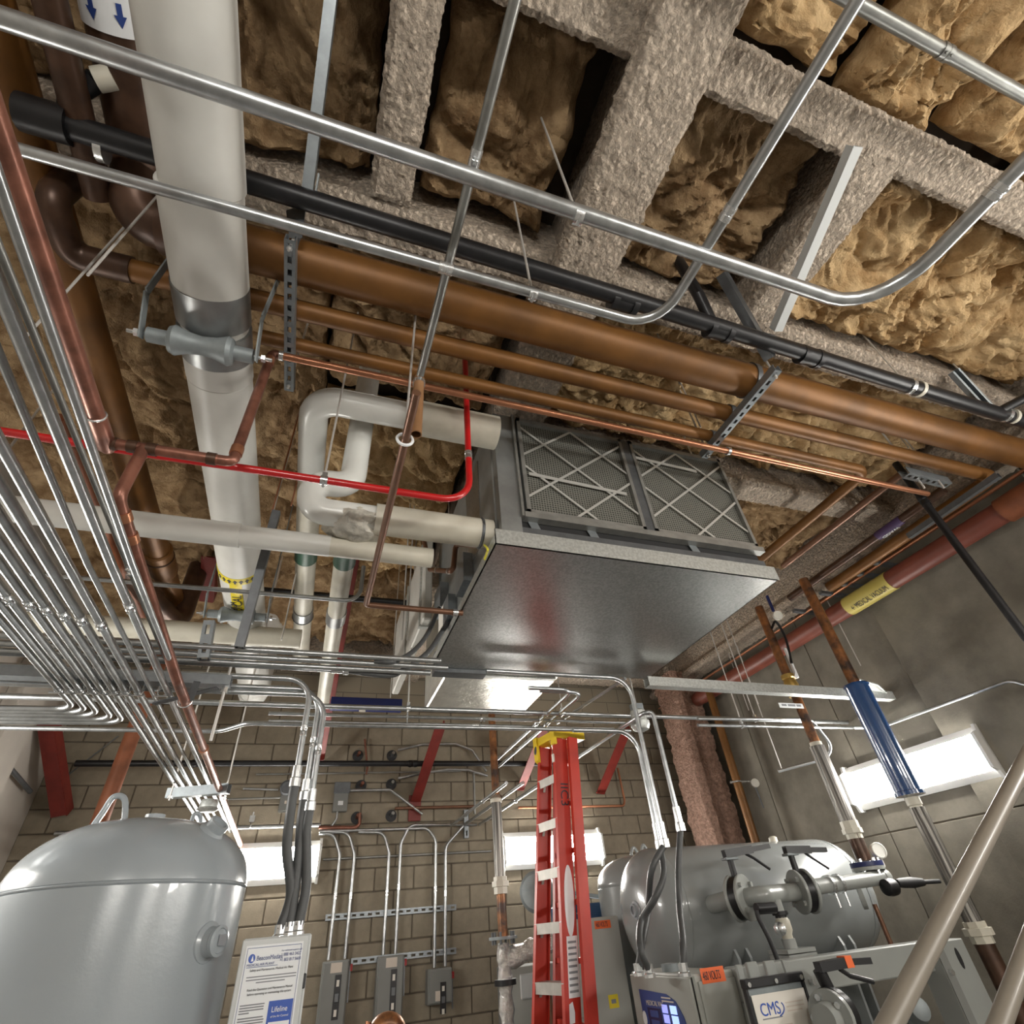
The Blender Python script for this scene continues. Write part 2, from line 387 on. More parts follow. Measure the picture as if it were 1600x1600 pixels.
beam('sprayed beam beside the pale square brace, right of the widest beam', 'y', B3, .26, .2*kz, 1.45*kz, ZB)
beam('sprayed cross beam nearest the top edge, joining the wide beam', 'x', .20*kz, .19, XL, XR, ZB)
beam('sprayed cross beam right above the black pipe', 'x', 1.48*kz, .2, XL, XR, ZB)
beam('sprayed cross beam seen right behind the filter unit', 'x', 2.80*.87, .22, BG+.1, XR, ZB)
beam('sprayed cross beam against the far block wall', 'x', 6.45, .3, XL, XR, ZB-.05)
beam('sprayed edge beam along the concrete wall above the red pipe', 'y', 4.78, .3, YF, YB, 4.12)
# ------------------------------------------------------------------ insulation batts
def fold(x, y, sd):
    q = V3((x*1.9+sd*7.1, y*1.9-sd*3.3, sd))
    wv = noise.noise_vector(q*.9)*.55
    q2 = q+wv; a = abs(noise.noise(q2*1.3)); b = abs(noise.noise(V3((q2.x*3.1+wv.y*2, q2.y*2.0, sd+9)))); c = abs(noise.noise(q2*6.5))
    d = abs(noise.noise(V3((q2.x*15+wv.x*6, q2.y*11, sd+4))))
    return .80*min(a*2.6, 1)+.6*min(b*2.2, 1)+.50*c+.34*d
def batt(label, x0, x1, y0, y1, m='insulation', z=4.60, amp=.10, sd=0, step=.0125, tilt=(0, 0)):
    nx, ny = max(4, int((x1-x0)/step)), max(4, int((y1-y0)/step)); vs = []
    for j in range(ny+1):
        for i in range(nx+1):
            x, y = x0+(x1-x0)*i/nx, y0+(y1-y0)*j/ny
            e = min(x-x0, x1-x, y-y0, y1-y); ed = max(0, 1-e/.06)**2
            wob = noise.noise(V3((x*6, y*6, sd+3)))*.022+noise.noise(V3((x*15, y*15, sd+5)))*.009
            ex = wob*(1 if x-x0 < .1 else -1 if x1-x < .1 else 0); ey = wob*(1 if y-y0 < .1 else -1 if y1-y < .1 else 0)
            h = fold(x, y, sd)*amp
            vs.append((x+ex+noise.noise(V3((x*9, y*9, sd)))*.012, y+ey, z-h+ed*.10+tilt[0]*(x-x0)+tilt[1]*(y-y0)))
    n = nx+1; fs = [(j*n+i, (j+1)*n+i, (j+1)*n+i+1, j*n+i+1) for j in range(ny) for i in range(nx)]
    edge = [i for i in range(n)]+[j*n+nx for j in range(1, ny+1)]+[ny*n+i for i in range(nx-1, -1, -1)]+[j*n for j in range(ny-1, 0, -1)]
    b0 = len(vs); vs += [(vs[i][0], vs[i][1], z+.14) for i in edge]; m_ = len(edge)
    fs += [(edge[i], edge[(i+1) % m_], b0+(i+1) % m_, b0+i) for i in range(m_)]+[tuple(b0+i for i in range(m_))]
    mb = MB(); mb.add(vs, fs); o = mb.build('insulation_batt', m); return tag(o, label, 'insulation', 'fiberglass batts between the beams')
xa, xb, xc, xd = B1-.1, B1+.1, BG-.17, BG+.17; xe, xf = B3-.13, B3+.13
ya, yb, yc, yd = .20*kz-.08, .20*kz+.08, 1.48*kz-.09, 1.48*kz+.09; ye, yf = 2.44-.1, 2.44+.1
batt('brown crumpled insulation left of the narrow beam, above the white pipe', XL+.9, xa-.02, yb, yc, sd=1)
batt('brown crumpled insulation in the bay between the narrow and the wide beam', xb+.03, xc-.06, yb+.02, yc-.02, sd=2)
batt('tan insulation in the bay right of the widest beam', xd+.02, xe-.02, yb, yc, sd=3.4)
batt('pale yellow shaggy insulation sheet at the right edge', xf, 3.55, yb+.02, yc-.01, 'insulation_pale', sd=4.2, amp=.12, z=4.55)
batt('pale insulation at the right edge beyond the shaggy sheet', 3.57, XR-.35, yb, yc, 'insulation_pale', sd=5.1)
batt('brown insulation at the top edge left of the narrow beam', XL+.9, xa, -.9, ya, sd=6)
batt('brown insulation at the top edge between the two long beams', xb, xc-.02, -.9, ya-.02, sd=7.3)
batt('torn golden insulation piece at the top edge by the widest beam', xd+.05, 1.85, -.75, ya-.04, 'insulation_pale', sd=8.8, amp=.12, z=4.56, tilt=(.03, .06))
batt('golden insulation slab hanging at the top edge behind the grey conduit', 1.9, 2.42, -.8, ya+.0, 'insulation_pale', sd=9.4, amp=.13, z=4.52, tilt=(.02, .05))
batt('golden insulation slab at the top right corner', 2.52, 3.2, -.8, ya-.05, 'insulation_pale', sd=10.2, amp=.12, z=4.54, tilt=(-.02, .03))
batt('golden insulation beyond the top right corner slab', 3.24, XR-.35, -.8, ya, 'insulation_pale', sd=11)
batt('brown insulation behind the copper pipes left of the white pipe loops', XL+.9, -.3, yd, 3.4, sd=12, z=4.6)
batt('brown insulation behind the white pipe loops left of the filter unit', -.28, xc-.02, yd, ye, sd=13.7)
batt('golden insulation above the copper pipes right of the filter unit', xd, 2.9, yd+.02, ye-.02, 'insulation_pale', sd=14.5)
batt('golden insulation above the copper pipes near the concrete wall', 2.92, XR-.35, yd, ye, 'insulation_pale', sd=15)
batt('golden brown insulation beyond the white pipe loops', -.28, xc, yf, 4.6, 'insulation_pale', sd=16.2, amp=.1)
batt('dark brown insulation far back above the conduit racks', -.3, xc, 4.62, 6.28, sd=17)
batt('brown insulation far back on the left above the copper elbows', XL+.05, -.32, 3.42, 6.28, sd=18, step=.025)
batt('brown insulation right behind the filter unit by the wall', xd, XR-.35, yf, 4.3, sd=19, amp=.1)
batt('brown insulation far back right near the sprayed column', xd, XR-.35, 4.32, 6.28, sd=20, step=.025)
batt('brown insulation over the left wall beside the camera', XL+.02, XL+.88, -.9, ya-.02, sd=21, step=.03)
batt('brown insulation over the left wall between the cross beams', XL+.02, XL+.88, yb, yc, sd=21.5, step=.03)
batt('brown insulation over the left wall beyond the cross beams', XL+.02, XL+.88, yd, 3.4, sd=21.8, step=.03)
batt('brown insulation behind the camera left of the narrow beam', XL+.05, xa, YF+.05, -.92, sd=22, step=.05)
batt('brown insulation behind the camera between the long beams', xb, xc, YF+.05, -.92, sd=22.4, step=.05)
batt('golden insulation behind the camera right half', 1.3, XR-.35, YF+.05, -.82, sd=23, step=.05)
# ------------------------------------------------------------------ fluorescent wall fixtures
def wall_fixture(label, o, ux, out, L=1.28, H=.36, group='fluorescent wall fixtures'):
    """o: centre on the wall, ux: along the wall, out: off the wall"""
    o, ux, out = V3(o), V3(ux).normalized(), V3(out).normalized(); uz = V3((0, 0, 1))
    t = thing('wall_light', label, 'light', o, group)
    def pt(a, b, c): return o+ux*a+out*b+uz*c
    MB().prism([pt(-L/2, 0, -H/2), pt(-L/2, .03, -H/2), pt(-L/2, .05, -H*.36), pt(-L/2, .05, H*.36), pt(-L/2, .03, H/2), pt(-L/2, 0, H/2)], ux*L).build('housing', 'fixture_white', t, smooth=False)
    d = MB(); N_ = 10
    pr = [pt(-L/2+.03, .052+.05*math.sin(math.pi*i/N_), -H*.36+H*.72*i/N_) for i in range(N_+1)]
    d.prism(pr, ux*(L-.06)); d.build('diffuser', 'lamp_lit', t)
    for s_ in (-1, 1):
        e = MB(); p = [pt(s_*L/2, 0, -H*.54), pt(s_*L/2, .06, -H*.54), pt(s_*L/2, .075, -H*.40), pt(s_*L/2, .125, -H*.34), pt(s_*L/2, .125, H*.34), pt(s_*L/2, .075, H*.40), pt(s_*L/2, .06, H*.54), pt(s_*L/2, 0, H*.54)]
        e.prism(p, -ux*s_*.025); e.build('end_cap', 'fixture_white', t, smooth=False)
    return t
wall_fixture('lit fluorescent fixture on the block wall behind the upright grey tank', (Y(500,1345,YB).x-.64, YB, 2.31), (1,0,0), (0,-1,0))
a, b = Y(782,1330,YB).x, Y(938,1330,YB).x
wall_fixture('lit fluorescent fixture on the block wall behind the red ladder', ((a+b)/2, YB, 2.31), (1,0,0), (0,-1,0), b-a)
a, b = X(1335,1235,XR), X(1553,1170,XR)
wall_fixture('lit fluorescent fixture on the concrete wall behind the blue cylinder', (XR, (a.y+b.y)/2, (a.z+b.z)/2), (0,-1,0), (-1,0,0), a.y-b.y, .36)
# unseen fixtures of the same make, added out of view to brighten the room
wall_fixture('unseen added fluorescent fixture on the concrete wall beside the camera', (XR, .05, 2.5), (0,-1,0), (-1,0,0), 1.4, .36)
wall_fixture('unseen added fluorescent fixture on the wall behind the camera, right one', (2.6, YF, 2.5), (-1,0,0), (0,1,0), 1.4, .36)
wall_fixture('unseen added fluorescent fixture on the wall behind the camera, left one', (-.6, YF, 2.5), (-1,0,0), (0,1,0), 1.4, .36)
wall_fixture('unseen added fluorescent fixture on the concrete wall behind the camera', (XR, -1.75, 2.5), (0,-1,0), (-1,0,0), 1.4, .36)
wall_fixture('unseen added fluorescent fixture on the left wall beside the grey tank', (XL, 3.4, 2.3), (0,1,0), (1,0,0), 1.3, .36)
# ================================================================== overhead pipes
XD, YD, UP = V3((1,0,0)), V3((0,1,0)), V3((0,0,1))
# ---- big white jacketed pipe running back, with roller hangers
zw = 3.70; wa, we = Z(298, 0, zw), Z(392, 1078, zw); wx = (wa.x+we.x)/2-.0; rw = .135
W0, W1 = V3((wx+.02, -1.2, zw)), V3((wx-.015, we.y, zw))
def wpt(y): f = (y-W0.y)/(W1.y-W0.y); return W0.lerp(W1, f)
wp = thing('insulated_pipe', 'thick white jacketed pipe running back under the ceiling', 'pipe', (wx, 2, zw-rw))
cuts = [-1.2, .95, Z(345,480,zw-rw).y, Z(360,560,zw-rw).y, Z(370,620,zw-rw).y, Z(378,850,zw-rw).y, we.y]
for i, (a, b) in enumerate(zip(cuts, cuts[1:])):
    r_ = rw+(.003 if i % 2 else 0)
    if i == 2: r_ = rw-.006
    MB().lathe(wpt(a), YD, [(0, r_-.004), (.004, r_), (b-a-.004, r_), (b-a, r_-.004)], 40).build('jacket_section', 'white_pvc', wp)
MB().tube([wpt(we.y-.05), wpt(we.y+.12), wpt(we.y+.12)+UP*.9], rw+.006, 28, .16).build('elbow', 'gloss_pvc', wp)
y0 = Z(340,495,zw-rw).y
MB().lathe(wpt(y0-.06), YD, [(0, rw-.02), (0, rw+.006), (.16, rw+.006), (.16, rw-.02)], 40, False).build('steel_band', 'band_steel', wp)
MB().lathe(wpt(y0+.135), YD, [(0, rw-.02), (0, rw+.007), (.14, rw+.007), (.14, rw-.02)], 40, False).build('steel_band', 'band_steel', wp)
# yellow marker tape
yt = Z(372,905,zw-rw).y
tp = MB().lathe(wpt(yt), YD, [(0, rw), (0, rw+.0055), (.075, rw+.0055), (.075, rw)], 40, False).build('marker_tape', 'label_yellow', wp, label='yellow tape with black arrows')
for i in range(24):
    an = 2*math.pi*i/24; c = wpt(yt+.0375)+(XD*math.sin(an)-UP*math.cos(an))*(rw+.0062); tdir = XD*math.cos(an)+UP*math.sin(an)
    nn = XD*math.sin(an)-UP*math.cos(an)
    MB().prism([c-YD*.024, c+tdir*.016, c+tdir*.006, c+tdir*.006+YD*.022, c-tdir*.006+YD*.022, c-tdir*.006, c-tdir*.016], nn*.0012).build('arrow', 'ink', tp, smooth=False)
def pipe_patch(a, b, an0, an1, r, m, parent, name, k=8):
    mb = MB(); L = b-a
    for i in range(k+1):
        an = an0+(an1-an0)*i/k; nn = XD*math.sin(an)-UP*math.cos(an); mb.v += [a+nn*r, b+nn*r]
    mb.f = [(2*i, 2*i+1, 2*i+3, 2*i+2) for i in range(k)]; return mb.build(name, m, parent, fix=False)
lab = pipe_patch(wpt(yt+.075), wpt(yt+.60), -.28, .28, rw+.0055, 'label_yellow', wp, 'marker_label')
lettering('MEDICAL', wpt(yt+.56)-UP*(rw+.006)+XD*.03, -YD, -XD, .085, 'ink', lab)
lettering('VACUUM', wpt(yt+.56)-UP*(rw+.004)-XD*.004+XD*-.03*0, -YD, -XD, .06, 'ink', lab)
def roller(label, y, s_=1.):
    p = wpt(y)-UP*rw; t = thing('roller_hanger', label, 'pipe hanger', p-UP*.1, 'pipe roller hangers'); c = p-UP*.045; hw = .19*s_
    prof = [(-hw, .018), (-hw, .030), (-hw+.07, .030), (-hw+.078, .052), (-.095, .060), (-.05, .044), (0, .037), (.05, .044), (.095, .060), (hw-.078, .052), (hw-.07, .030), (hw, .030), (hw, .018)]
    MB().lathe(c, XD, prof, 20).build('roller', 'cast_grey', t)
    MB().cyl(c-XD*(hw+.07), c+XD*(hw+.07), .008, 8).build('axle', 'bright_zinc', t)
    for q in (-1, 1):
        MB().cyl(c+XD*q*(hw+.03), c+XD*q*(hw+.045), .017, 6).build('nut', 'bright_zinc', t)
        e = c+XD*q*(hw+.015)
        MB().bar(e-UP*.03, e+UP*.10+YD*-.12, .006, .045, YD).bar(e+UP*.10-YD*.12, V3((e.x, e.y-.12, ZTOP)), .006, .035, YD).build('yoke', 'cast_grey', t, smooth=False)
    return t
roller('grey cast roller hanger under the steel band of the thick white pipe', y0+.12)
roller('grey cast roller hanger under the thick white pipe beyond the yellow tape', Z(385,962,zw-rw-.04).y)
# ---- EMT conduits A, B, C crossing below everything
zA = 3.44; a0, a1, a2 = Z(-60,10,zA), Z(1370,490,zA), Z(1620,220,zA)
rA = .0265
A = run('conduit', 'thick bright conduit crossing the picture from the top left corner, curving up right', 'conduit', [V3((-2.3, a0.y, zA)), V3((a1.x, a1.y, zA)), V3((a1.x+.09, -1.6, zA))], rA, 'emt', .27, couplings=[(0, .30), (1, .22)], n=16)
rod_hanger(Z(902,337,zA), XD, rA, 'thin rod hanger holding the thick bright conduit before the wide beam')
zB = 3.46; b0, b1, b2 = Z(40,240,zB), Z(1028,512,zB), Z(1340,0,zB); rB = .019
run('conduit', 'thinner bright conduit below the thick one, curving up at picture centre', 'conduit', [V3((-2.3, b0.y, zB)), V3((b1.x, b1.y, zB)), V3((b2.x, b2.y, zB)), V3((b2.x, -1.6, zB))], rB, 'emt', .15, couplings=[(0, .74), (1, .45)], n=14)
rod_hanger(Z(832,460,zB), XD, rB, 'thin rod hanger holding the thinner bright conduit')
zC = 3.52; c0, c1 = Z(805,0,zC), Z(655,592,zC); rC = .0165
run('conduit', 'straight conduit running back from the top edge to the open copper stub', 'conduit', [V3((c0.x+.01, -1.6, zC)), V3((c0.x, c0.y, zC)), c1], rC, 'emt_dull', None, couplings=[(1, .3)])
zl = zof(c1.x, c1.y, 682)
t = thing('drain_stub', 'short open copper stub hanging straight down at picture centre', 'pipe', (c1.x, c1.y, zl))
mb = MB(); mb.lathe((c1.x, c1.y, zC+.01), -UP, [(0, .006), (.004, .022), (.03, .026), (.034, .023), (zC-zl, .023), (zC-zl, .019), (zC-zl-.10, .019), (zC-zl-.10, .001)], 20, False); mb.build('tube', 'copper_tan', t)
MB().lathe((c1.x, c1.y, zC-.02), -UP, [(0, .022), (0, .0275), (.02, .0275), (.02, .022)], 20, False).build('collar', 'bright_zinc', t)
# ---- conduit in olive paint at the top right
zo = 4.12; p0, p1 = Z(1310,-10,zo), Z(1610,155,zo)
run('conduit', 'olive grey conduit crossing the golden insulation at the top right corner', 'conduit', [p0-(p1-p0)*.6, p1+(p1-p0)*.2], .024, 'emt_dull', couplings=[(0, .62)], cm='emt_dull')
# ---- black iron pipe across
zk = 3.97; k0, k1 = Z(40,170,zk), Z(1592,668,zk); rk = .043; ky = (k0.y+k1.y)/2
bk = thing('iron_pipe', 'black iron pipe crossing under the beams above the copper pipes', 'pipe', (0, ky, zk-rk))
K0, K1 = V3((k0.x, Z(200,225,zk).y, zk)), V3((k1.x, Z(1400,600,zk).y, zk))
MB().tube([K0, K1], rk, 18).build('pipe', 'black_iron', bk)
MB().tube([K0-XD*.02, K0+XD*.13], rk*1.45, 18).build('end_fitting', 'black_iron', bk)
q = K0+XD*.12
MB().tube([q, q-YD*.07+UP*.05, Z(150,125,zk+.08)], rk*.8, 14).build('branch', 'black_iron', bk); e = Z(150,125,zk+.08)
MB().cyl(e, e+V3((.05,-.02,.02)), rk*.9, 14).build('sleeve', 'cream_jacket', bk)
for f in ((1120,520), (970,480), (1262,560)):
    q = Z(*f, zk); MB().lathe((q.x-.07, ky, zk), XD, [(0, rk), (0, rk*1.25), (.03, rk*1.25), (.03, rk*1.12), (.11, rk*1.12), (.11, rk*1.25), (.14, rk*1.25), (.14, rk)], 18).build('coupling', 'black_iron', bk)
q = Z(1112,520,zk); e = Z(1092,462,zk+.14)
MB().tube([(q.x, ky, zk), (e.x, e.y, e.z), (e.x, e.y, ZTOP)], rk*.7, 12).build('branch', 'black_iron', bk)
for f, m_ in (((155,213),'bright_zinc'), ((1433,610),'cream_jacket'), ((1575,655),'cream_jacket')):
    q = Z(*f, zk); MB().lathe((q.x-.012, ky, zk), XD, [(0, rk), (0, rk*1.12), (.026, rk*1.12), (.026, rk)], 18).build('clamp_ring', m_, bk)
q = Z(1000,478,zk); MB().box(q.x-.05, q.x+.02, ky-rk-.004, ky-rk+.02, zk-.03, zk+.035).build('paper_tag', 'paper', bk)
for i, (bx, by) in enumerate(((1418,604), (1565,650))):
    q = Z(bx, by, zk); rod_hanger((q.x, ky, zk), XD, rk, ('rod hanger on the black pipe in front of the shaggy yellow insulation', 'rod hanger on the black pipe at the right edge')[i])
# black branch at the right end
q = V3((K1.x, ky, zk))
run('iron_pipe', 'short black iron branch rising at the right edge from the crossing pipe', 'pipe', [q+XD*.05, q+XD*.05+V3((.2,-.35,.12)), q+XD*.05+V3((.2,-.35,.5))], .035, 'black_iron', .06)
run('iron_pipe', 'black iron stub slanting up left of the right edge branch', 'pipe', [q-XD*.3, q-XD*.02+V3((0,-.22,.1)), q+V3((.3,-.5,.28))], .028, 'black_iron', .03)
# ---- three bronze coloured copper pipes on trapezes
zt_ = 3.86
def xpipe(label, pa, pb, z_, r, m, extra=(), name='copper_pipe', bend=.09, **kw):
    a, b = Z(*pa, z_), Z(*pb, z_); y = (a.y+b.y)/2; pts = [V3((a.x, y, z_)), V3((b.x, y, z_))]
    pts = [V3(p)(y) if callable(p) else p for p in ()]+pts+[pts[-1]+V3(e) for e in extra]
    return run(name, label, 'pipe', pts, r, m, bend, **kw), y
rbig = .098; zb_ = zt_+.02+rbig
o, ybig = xpipe('thickest bronze copper pipe crossing under the black pipe', (300,362), (1640,722), zb_, rbig, 'copper_bronze', n=24)
q = Z(120,300,zb_)
e = thing('pipe_elbow', 'large dark brown copper elbow behind the thick white pipe', 'pipe fitting', (-1.1, ybig, zb_-.1))
x0 = Z(262,345,zb_).x
XLG = Z(198,120,4.15).x
MB().tube([(x0+.08, ybig, zb_), (XLG, ybig, zb_), (XLG, ybig-.16, 4.15), (XLG, -1.0, 4.15)], rbig*1.0, 22, .13).build('elbow', 'copper_dark', e)
MB().lathe((x0-.02, ybig, zb_), XD, [(0, rbig), (0, rbig*1.16), (.06, rbig*1.16), (.06, rbig)], 22).build('joint_ring', 'copper_dark', e)
r2 = .048; z2 = zt_+.02+r2; o, y2 = xpipe('middle bronze copper pipe, second of the three, turning back by the right wall', (110,392), (1548,748), z2, r2, 'copper_bronze', extra=[(0, 1.6, 0)], n=16)
q = Z(110,392,z2); run('copper_pipe', 'dark copper elbow left of the thick white pipe joined to the middle pipe', 'pipe', [(q.x+.22, y2, z2), (q.x, y2, z2), (q.x-.02, y2-.22, z2+.0), (q.x-.02, y2-.22, ZTOP)], r2*1.18, 'copper_dark', .07, n=16)
r3 = .036; z3 = zt_+.02+r3; o, y3 = xpipe('thinnest of the three bronze pipes, passing right over the filters', (405,522), (1352,738), z3, r3, 'copper_bronze', extra=[(0, 1.7, 0)], n=14)
zth = 3.80; rt_ = .0185; th0, th1 = Z(425,556,zth), Z(1452,770,zth); yth = (th0.y+th1.y)/2
tc_ = thing('copper_line', 'slim bright copper line with an open end, lowest of the ceiling pipes', 'pipe', (th0.x, yth, zth))
MB().tube([(th0.x, yth, zth), (th1.x, yth, zth)], rt_, 14).build('tube', 'copper_bright', tc_)
# its riser and the run on the left
zr = 3.1; zr = zof(th0.x, yth, 722)
MB().tube([(th0.x+.05, yth, zth), (th0.x, yth, zth), (th0.x, yth, zr), (th0.x-.05, yth, zr)], rt_*1.12, 14, .03).build('riser', 'copper_red', tc_)
xl = Z(168,700,zr).x
MB().tube([(th0.x-.03, yth, zr), (xl, yth, zr)], rt_*1.1, 14).build('cross_run', 'copper_red', tc_)
for bx in (182, 212, 240, 330):
    q = Z(bx, 712, zr); MB().lathe((q.x-.016, yth, zr), XD, [(0, rt_*1.05), (0, rt_*1.32), (.032, rt_*1.32), (.032, rt_*1.05)], 14).build('joint_ring', 'copper_dark', tc_)
for z_ in (zth-.06, zr+.06): MB().lathe((th0.x, yth, z_-.02), UP, [(0, rt_), (0, rt_*1.3), (.04, rt_*1.3), (.04, rt_)], 14).build('joint_ring', 'copper_bright', tc_)
MB().lathe((Z(440,560,zth).x-.01, yth, zth), XD, [(0, rt_), (0, rt_*1.35), (.02, rt_*1.35), (.02, rt_)], 14).build('strap', 'bright_zinc', tc_)
MB().lathe((Z(1140,702,zth).x-.01, yth, zth), XD, [(0, rt_), (0, rt_*1.4), (.02, rt_*1.4), (.02, rt_)], 14).build('strap', 'bright_zinc', tc_)
xt = Z(228,713,zr).x; zd_ = zof(xt, yth, 778); q = Z(335,1215,zd_)
dr = thing('copper_line', 'copper branch dropping from the tee and running back beside the conduit bank', 'pipe', (xt, yth, zd_))
CB1, CB2 = Z(277,1063,2.565), Z(336,1216,2.53); CB3 = CB2+(CB2-CB1)*((6.68-CB2.y)/(CB2.y-CB1.y))
MB().tube([(xt, yth, zr), (xt, yth, zd_), CB1, CB2, CB3], rt_*1.15, 14, .05).build('tube', 'copper_red', dr)
CB0 = V3((xt, yth, zd_))
for f in (.06, .16, 1.3): p_ = CB0.lerp(CB1, f) if f < 1 else CB1.lerp(CB2, .6); d_ = (CB1-CB0) if f < 1 else (CB2-CB1); MB().lathe(p_, d_, [(0, rt_*1.1), (0, rt_*1.42), (.035, rt_*1.42), (.035, rt_*1.1)], 14).build('joint_ring', 'copper_bright', dr)
ml = thing('copper_pipe', 'reddish copper pipe running from the tee towards the left edge', 'pipe', (xl, .5, zr))
MB().tube([(xl, yth+.02, zr), (xl+.015, -1.5, zr)], .027, 18).build('tube', 'copper_red', ml)
MB().lathe((xl, yth-.13, zr), YD, [(0, .025), (0, .031), (.15, .031), (.17, .02), (.17, .001)], 18, False).build('reducer', 'copper_red', ml)
MB().ring((xl, yth-.13, zr), YD, .029, .004).build('solder_ring', 'bright_zinc', ml)
# ---- copper mains along the left, running back
zq = 3.95
def ypipe(label, pa, pb, z_, r, m, y0=None, y1=None, name='copper_pipe', n=18):
    a, b = Z(*pa, z_), Z(*pb, z_); x = (a.x+b.x)/2
    return run(name, label, 'pipe', [V3((a.x if y0 is None else x, a.y if y0 is None else y0, z_)), V3((b.x if y0 is None else x, b.y if y1 is None else y1, z_))], r, m, None, n=n)
zm = 4.12
ym = ypipe('wide orange copper main running back on the left under the insulation', (72,200), (222,840), zm, .087, 'copper_bronze', -1.2, 5.0, n=22)
q = V3((ORG[ym].x, 3.7, zm))
cl = thing('pipe_coupling', 'bulging bronze coupling on the orange main below the grey crossing pipe', 'pipe fitting', (q.x, q.y, q.z-.1))
yy = Z(236,858,zm).y
MB().lathe((q.x, yy, zm), YD, [(0, .088), (.01, .104), (.10, .098), (.16, .104), (.30, .102), (.34, .09)], 22).build('sleeve', 'copper_bronze', cl)
MB().ring((q.x, yy+.1, zm), YD, .101, .006).build('seam', 'copper_dark', cl)
ypipe('dark brown copper pipe next to the orange main at the top left', (92,60), (132,220), 4.0, .05, 'copper_dark', -1.2, 1.25)
xx = XLG; RL = rbig+.004; ZL_ = 4.15
lb = thing('pipe_label', 'white pipe label with black arrows at the top edge', 'label', (xx, .4, ZL_-RL))
ye_ = Z(188,60,ZL_-RL).y
MB().lathe((xx, ye_-.5, ZL_), YD, [(0, RL-.003), (0, RL), (.5, RL), (.5, RL-.003)], 28, False).build('wrap', 'sign_white', lb)
for an, dx in ((-.30, -.024), (.50, .046)):
    nn = XD*math.sin(an)-UP*math.cos(an); td = XD*math.cos(an)+UP*math.sin(an); c = V3((xx, ye_-.07, ZL_))+nn*(RL+.0008)
    MB().prism([c+YD*.045, c+td*.018+YD*.012, c+td*.008+YD*.012, c+td*.008-YD*.02, c-td*.008-YD*.02, c-td*.008+YD*.012, c-td*.018+YD*.012], nn*.001).build('arrow', 'ink_blue', lb, smooth=False)
    lettering('MEDICAL VACUUM', c-YD*.04+td*.014, -YD, -td, .048, 'ink', lb)
ypipe('rust red copper pipe far back beside the grey crossing pipe', (165,800), (205,950), 3.85, .035, 'rust_pipe', 2.4, 4.6)
# dark drum shaped fittings far back left
q = Z(255,955,3.85); e = thing('pipe_elbow', 'dark brown copper elbow far back beside the thick white pipe', 'pipe fitting', (q.x, q.y, 3.75))
MB().tube([(q.x-.2, q.y-.6, 3.9), (q.x-.05, q.y, 3.9), (q.x+.05, q.y+.35, 3.9), (q.x+.05, q.y+.35, ZTOP)], .085, 18, .15).build('elbow', 'copper_dark', e)
# ---- slotted trapezes with braces
def trapeze(label, ptop, pbot, label2):
    a, b = Z(*ptop, zt_), Z(*pbot, zt_-.0); x = (a.x+b.x)/2
    t = thing('trapeze_hanger', label, 'hanger', (x, (a.y+b.y)/2, zt_-.05), 'slotted trapezes under the copper pipes')
    strut((x, a.y, zt_), (x, b.y, zt_), UP, 'cross_strut', 'strut_steel', parent=t, w=.045)
    for y_ in (a.y+.03, b.y-.04):
        MB().cyl((x, y_, zt_-.05), (x, y_, ZTOP), .006, 8).build('rod', 'rod_steel', t)
        MB().cyl((x, y_, zt_-.036), (x, y_, zt_-.024), .013, 6).build('nut', 'bright_zinc', t)
    for y_, r_, zc_ in ((ybig, rbig, zb_), (y2, r2, z2), (y3, r3, z3)):
        MB().lathe((x-.016, y_, zc_), XD, [(0, r_*1.0), (0, r_*1.04+.003), (.032, r_*1.04+.003), (.032, r_)], 20, False).build('pipe_strap', 'strut_dark', t)
    return t
trapeze('slotted steel trapeze under the copper pipes next to the thick white pipe', (458,372), (450,606), '')
trapeze('slotted steel trapeze under the copper pipes over the right filter', (1215,575), (1098,712), '')
# seismic braces
p1_ = Z(481,298,4.05); p0_ = Z(522,-40,4.42)
strut(p1_, p0_, V3((0,.6,1)), 'brace_strut', 'strut_steel', 'blue grey brace strut coming down from the top edge to the left trapeze', 'brace', slots=False, w=.043)
q = p1_
MB().prism([q+V3((-.022,0,-.01)), q+V3((.022,0,-.01)), q+V3((.026,.07,-.035)), q+V3((-.018,.07,-.035))], (0,0,.006)).bar(q+V3((.03,.02,-.02)), q+V3((.035,-.06,.04)), .006, .03).build('brace_bracket', 'cast_grey')
tag(bpy.data.objects['brace_bracket'], 'small grey angle bracket at the foot of the left brace', 'bracket')
MB().prism([Z(447,330,4.0), Z(478,320,4.0), Z(472,372,3.9), Z(452,372,3.9)], (0,0,.012)).build('hinge_plate', 'strut_dark'); tag(bpy.data.objects['hinge_plate'], 'dark hinge plate between the black pipe and the left trapeze', 'bracket')
pa, pb = Z(1212,515,4.06), Z(1335,228,4.2)
strut(pa, pb, V3((0,.5,1)), 'brace_strut', 'panel_light', 'pale square brace strut over the sprayed beam on the right', 'brace', slots=False, w=.05)
pa, pb = Z(1203,560,3.95), Z(1128,428,4.3)
strut(pa, pb, V3((1,.2,.3)), 'brace_strut', 'strut_dark', 'dark brace strut slanting up from the right trapeze', 'brace', slots=False, w=.05)
pa, pb = Z(1545,640,4.05), Z(1490,580,4.3)
strut(pa, pb, V3((0,-.5,-1)), 'brace_strut', 'strut_steel', 'grey brace strut at the right edge behind the black pipe', 'brace', slots=False, w=.05)
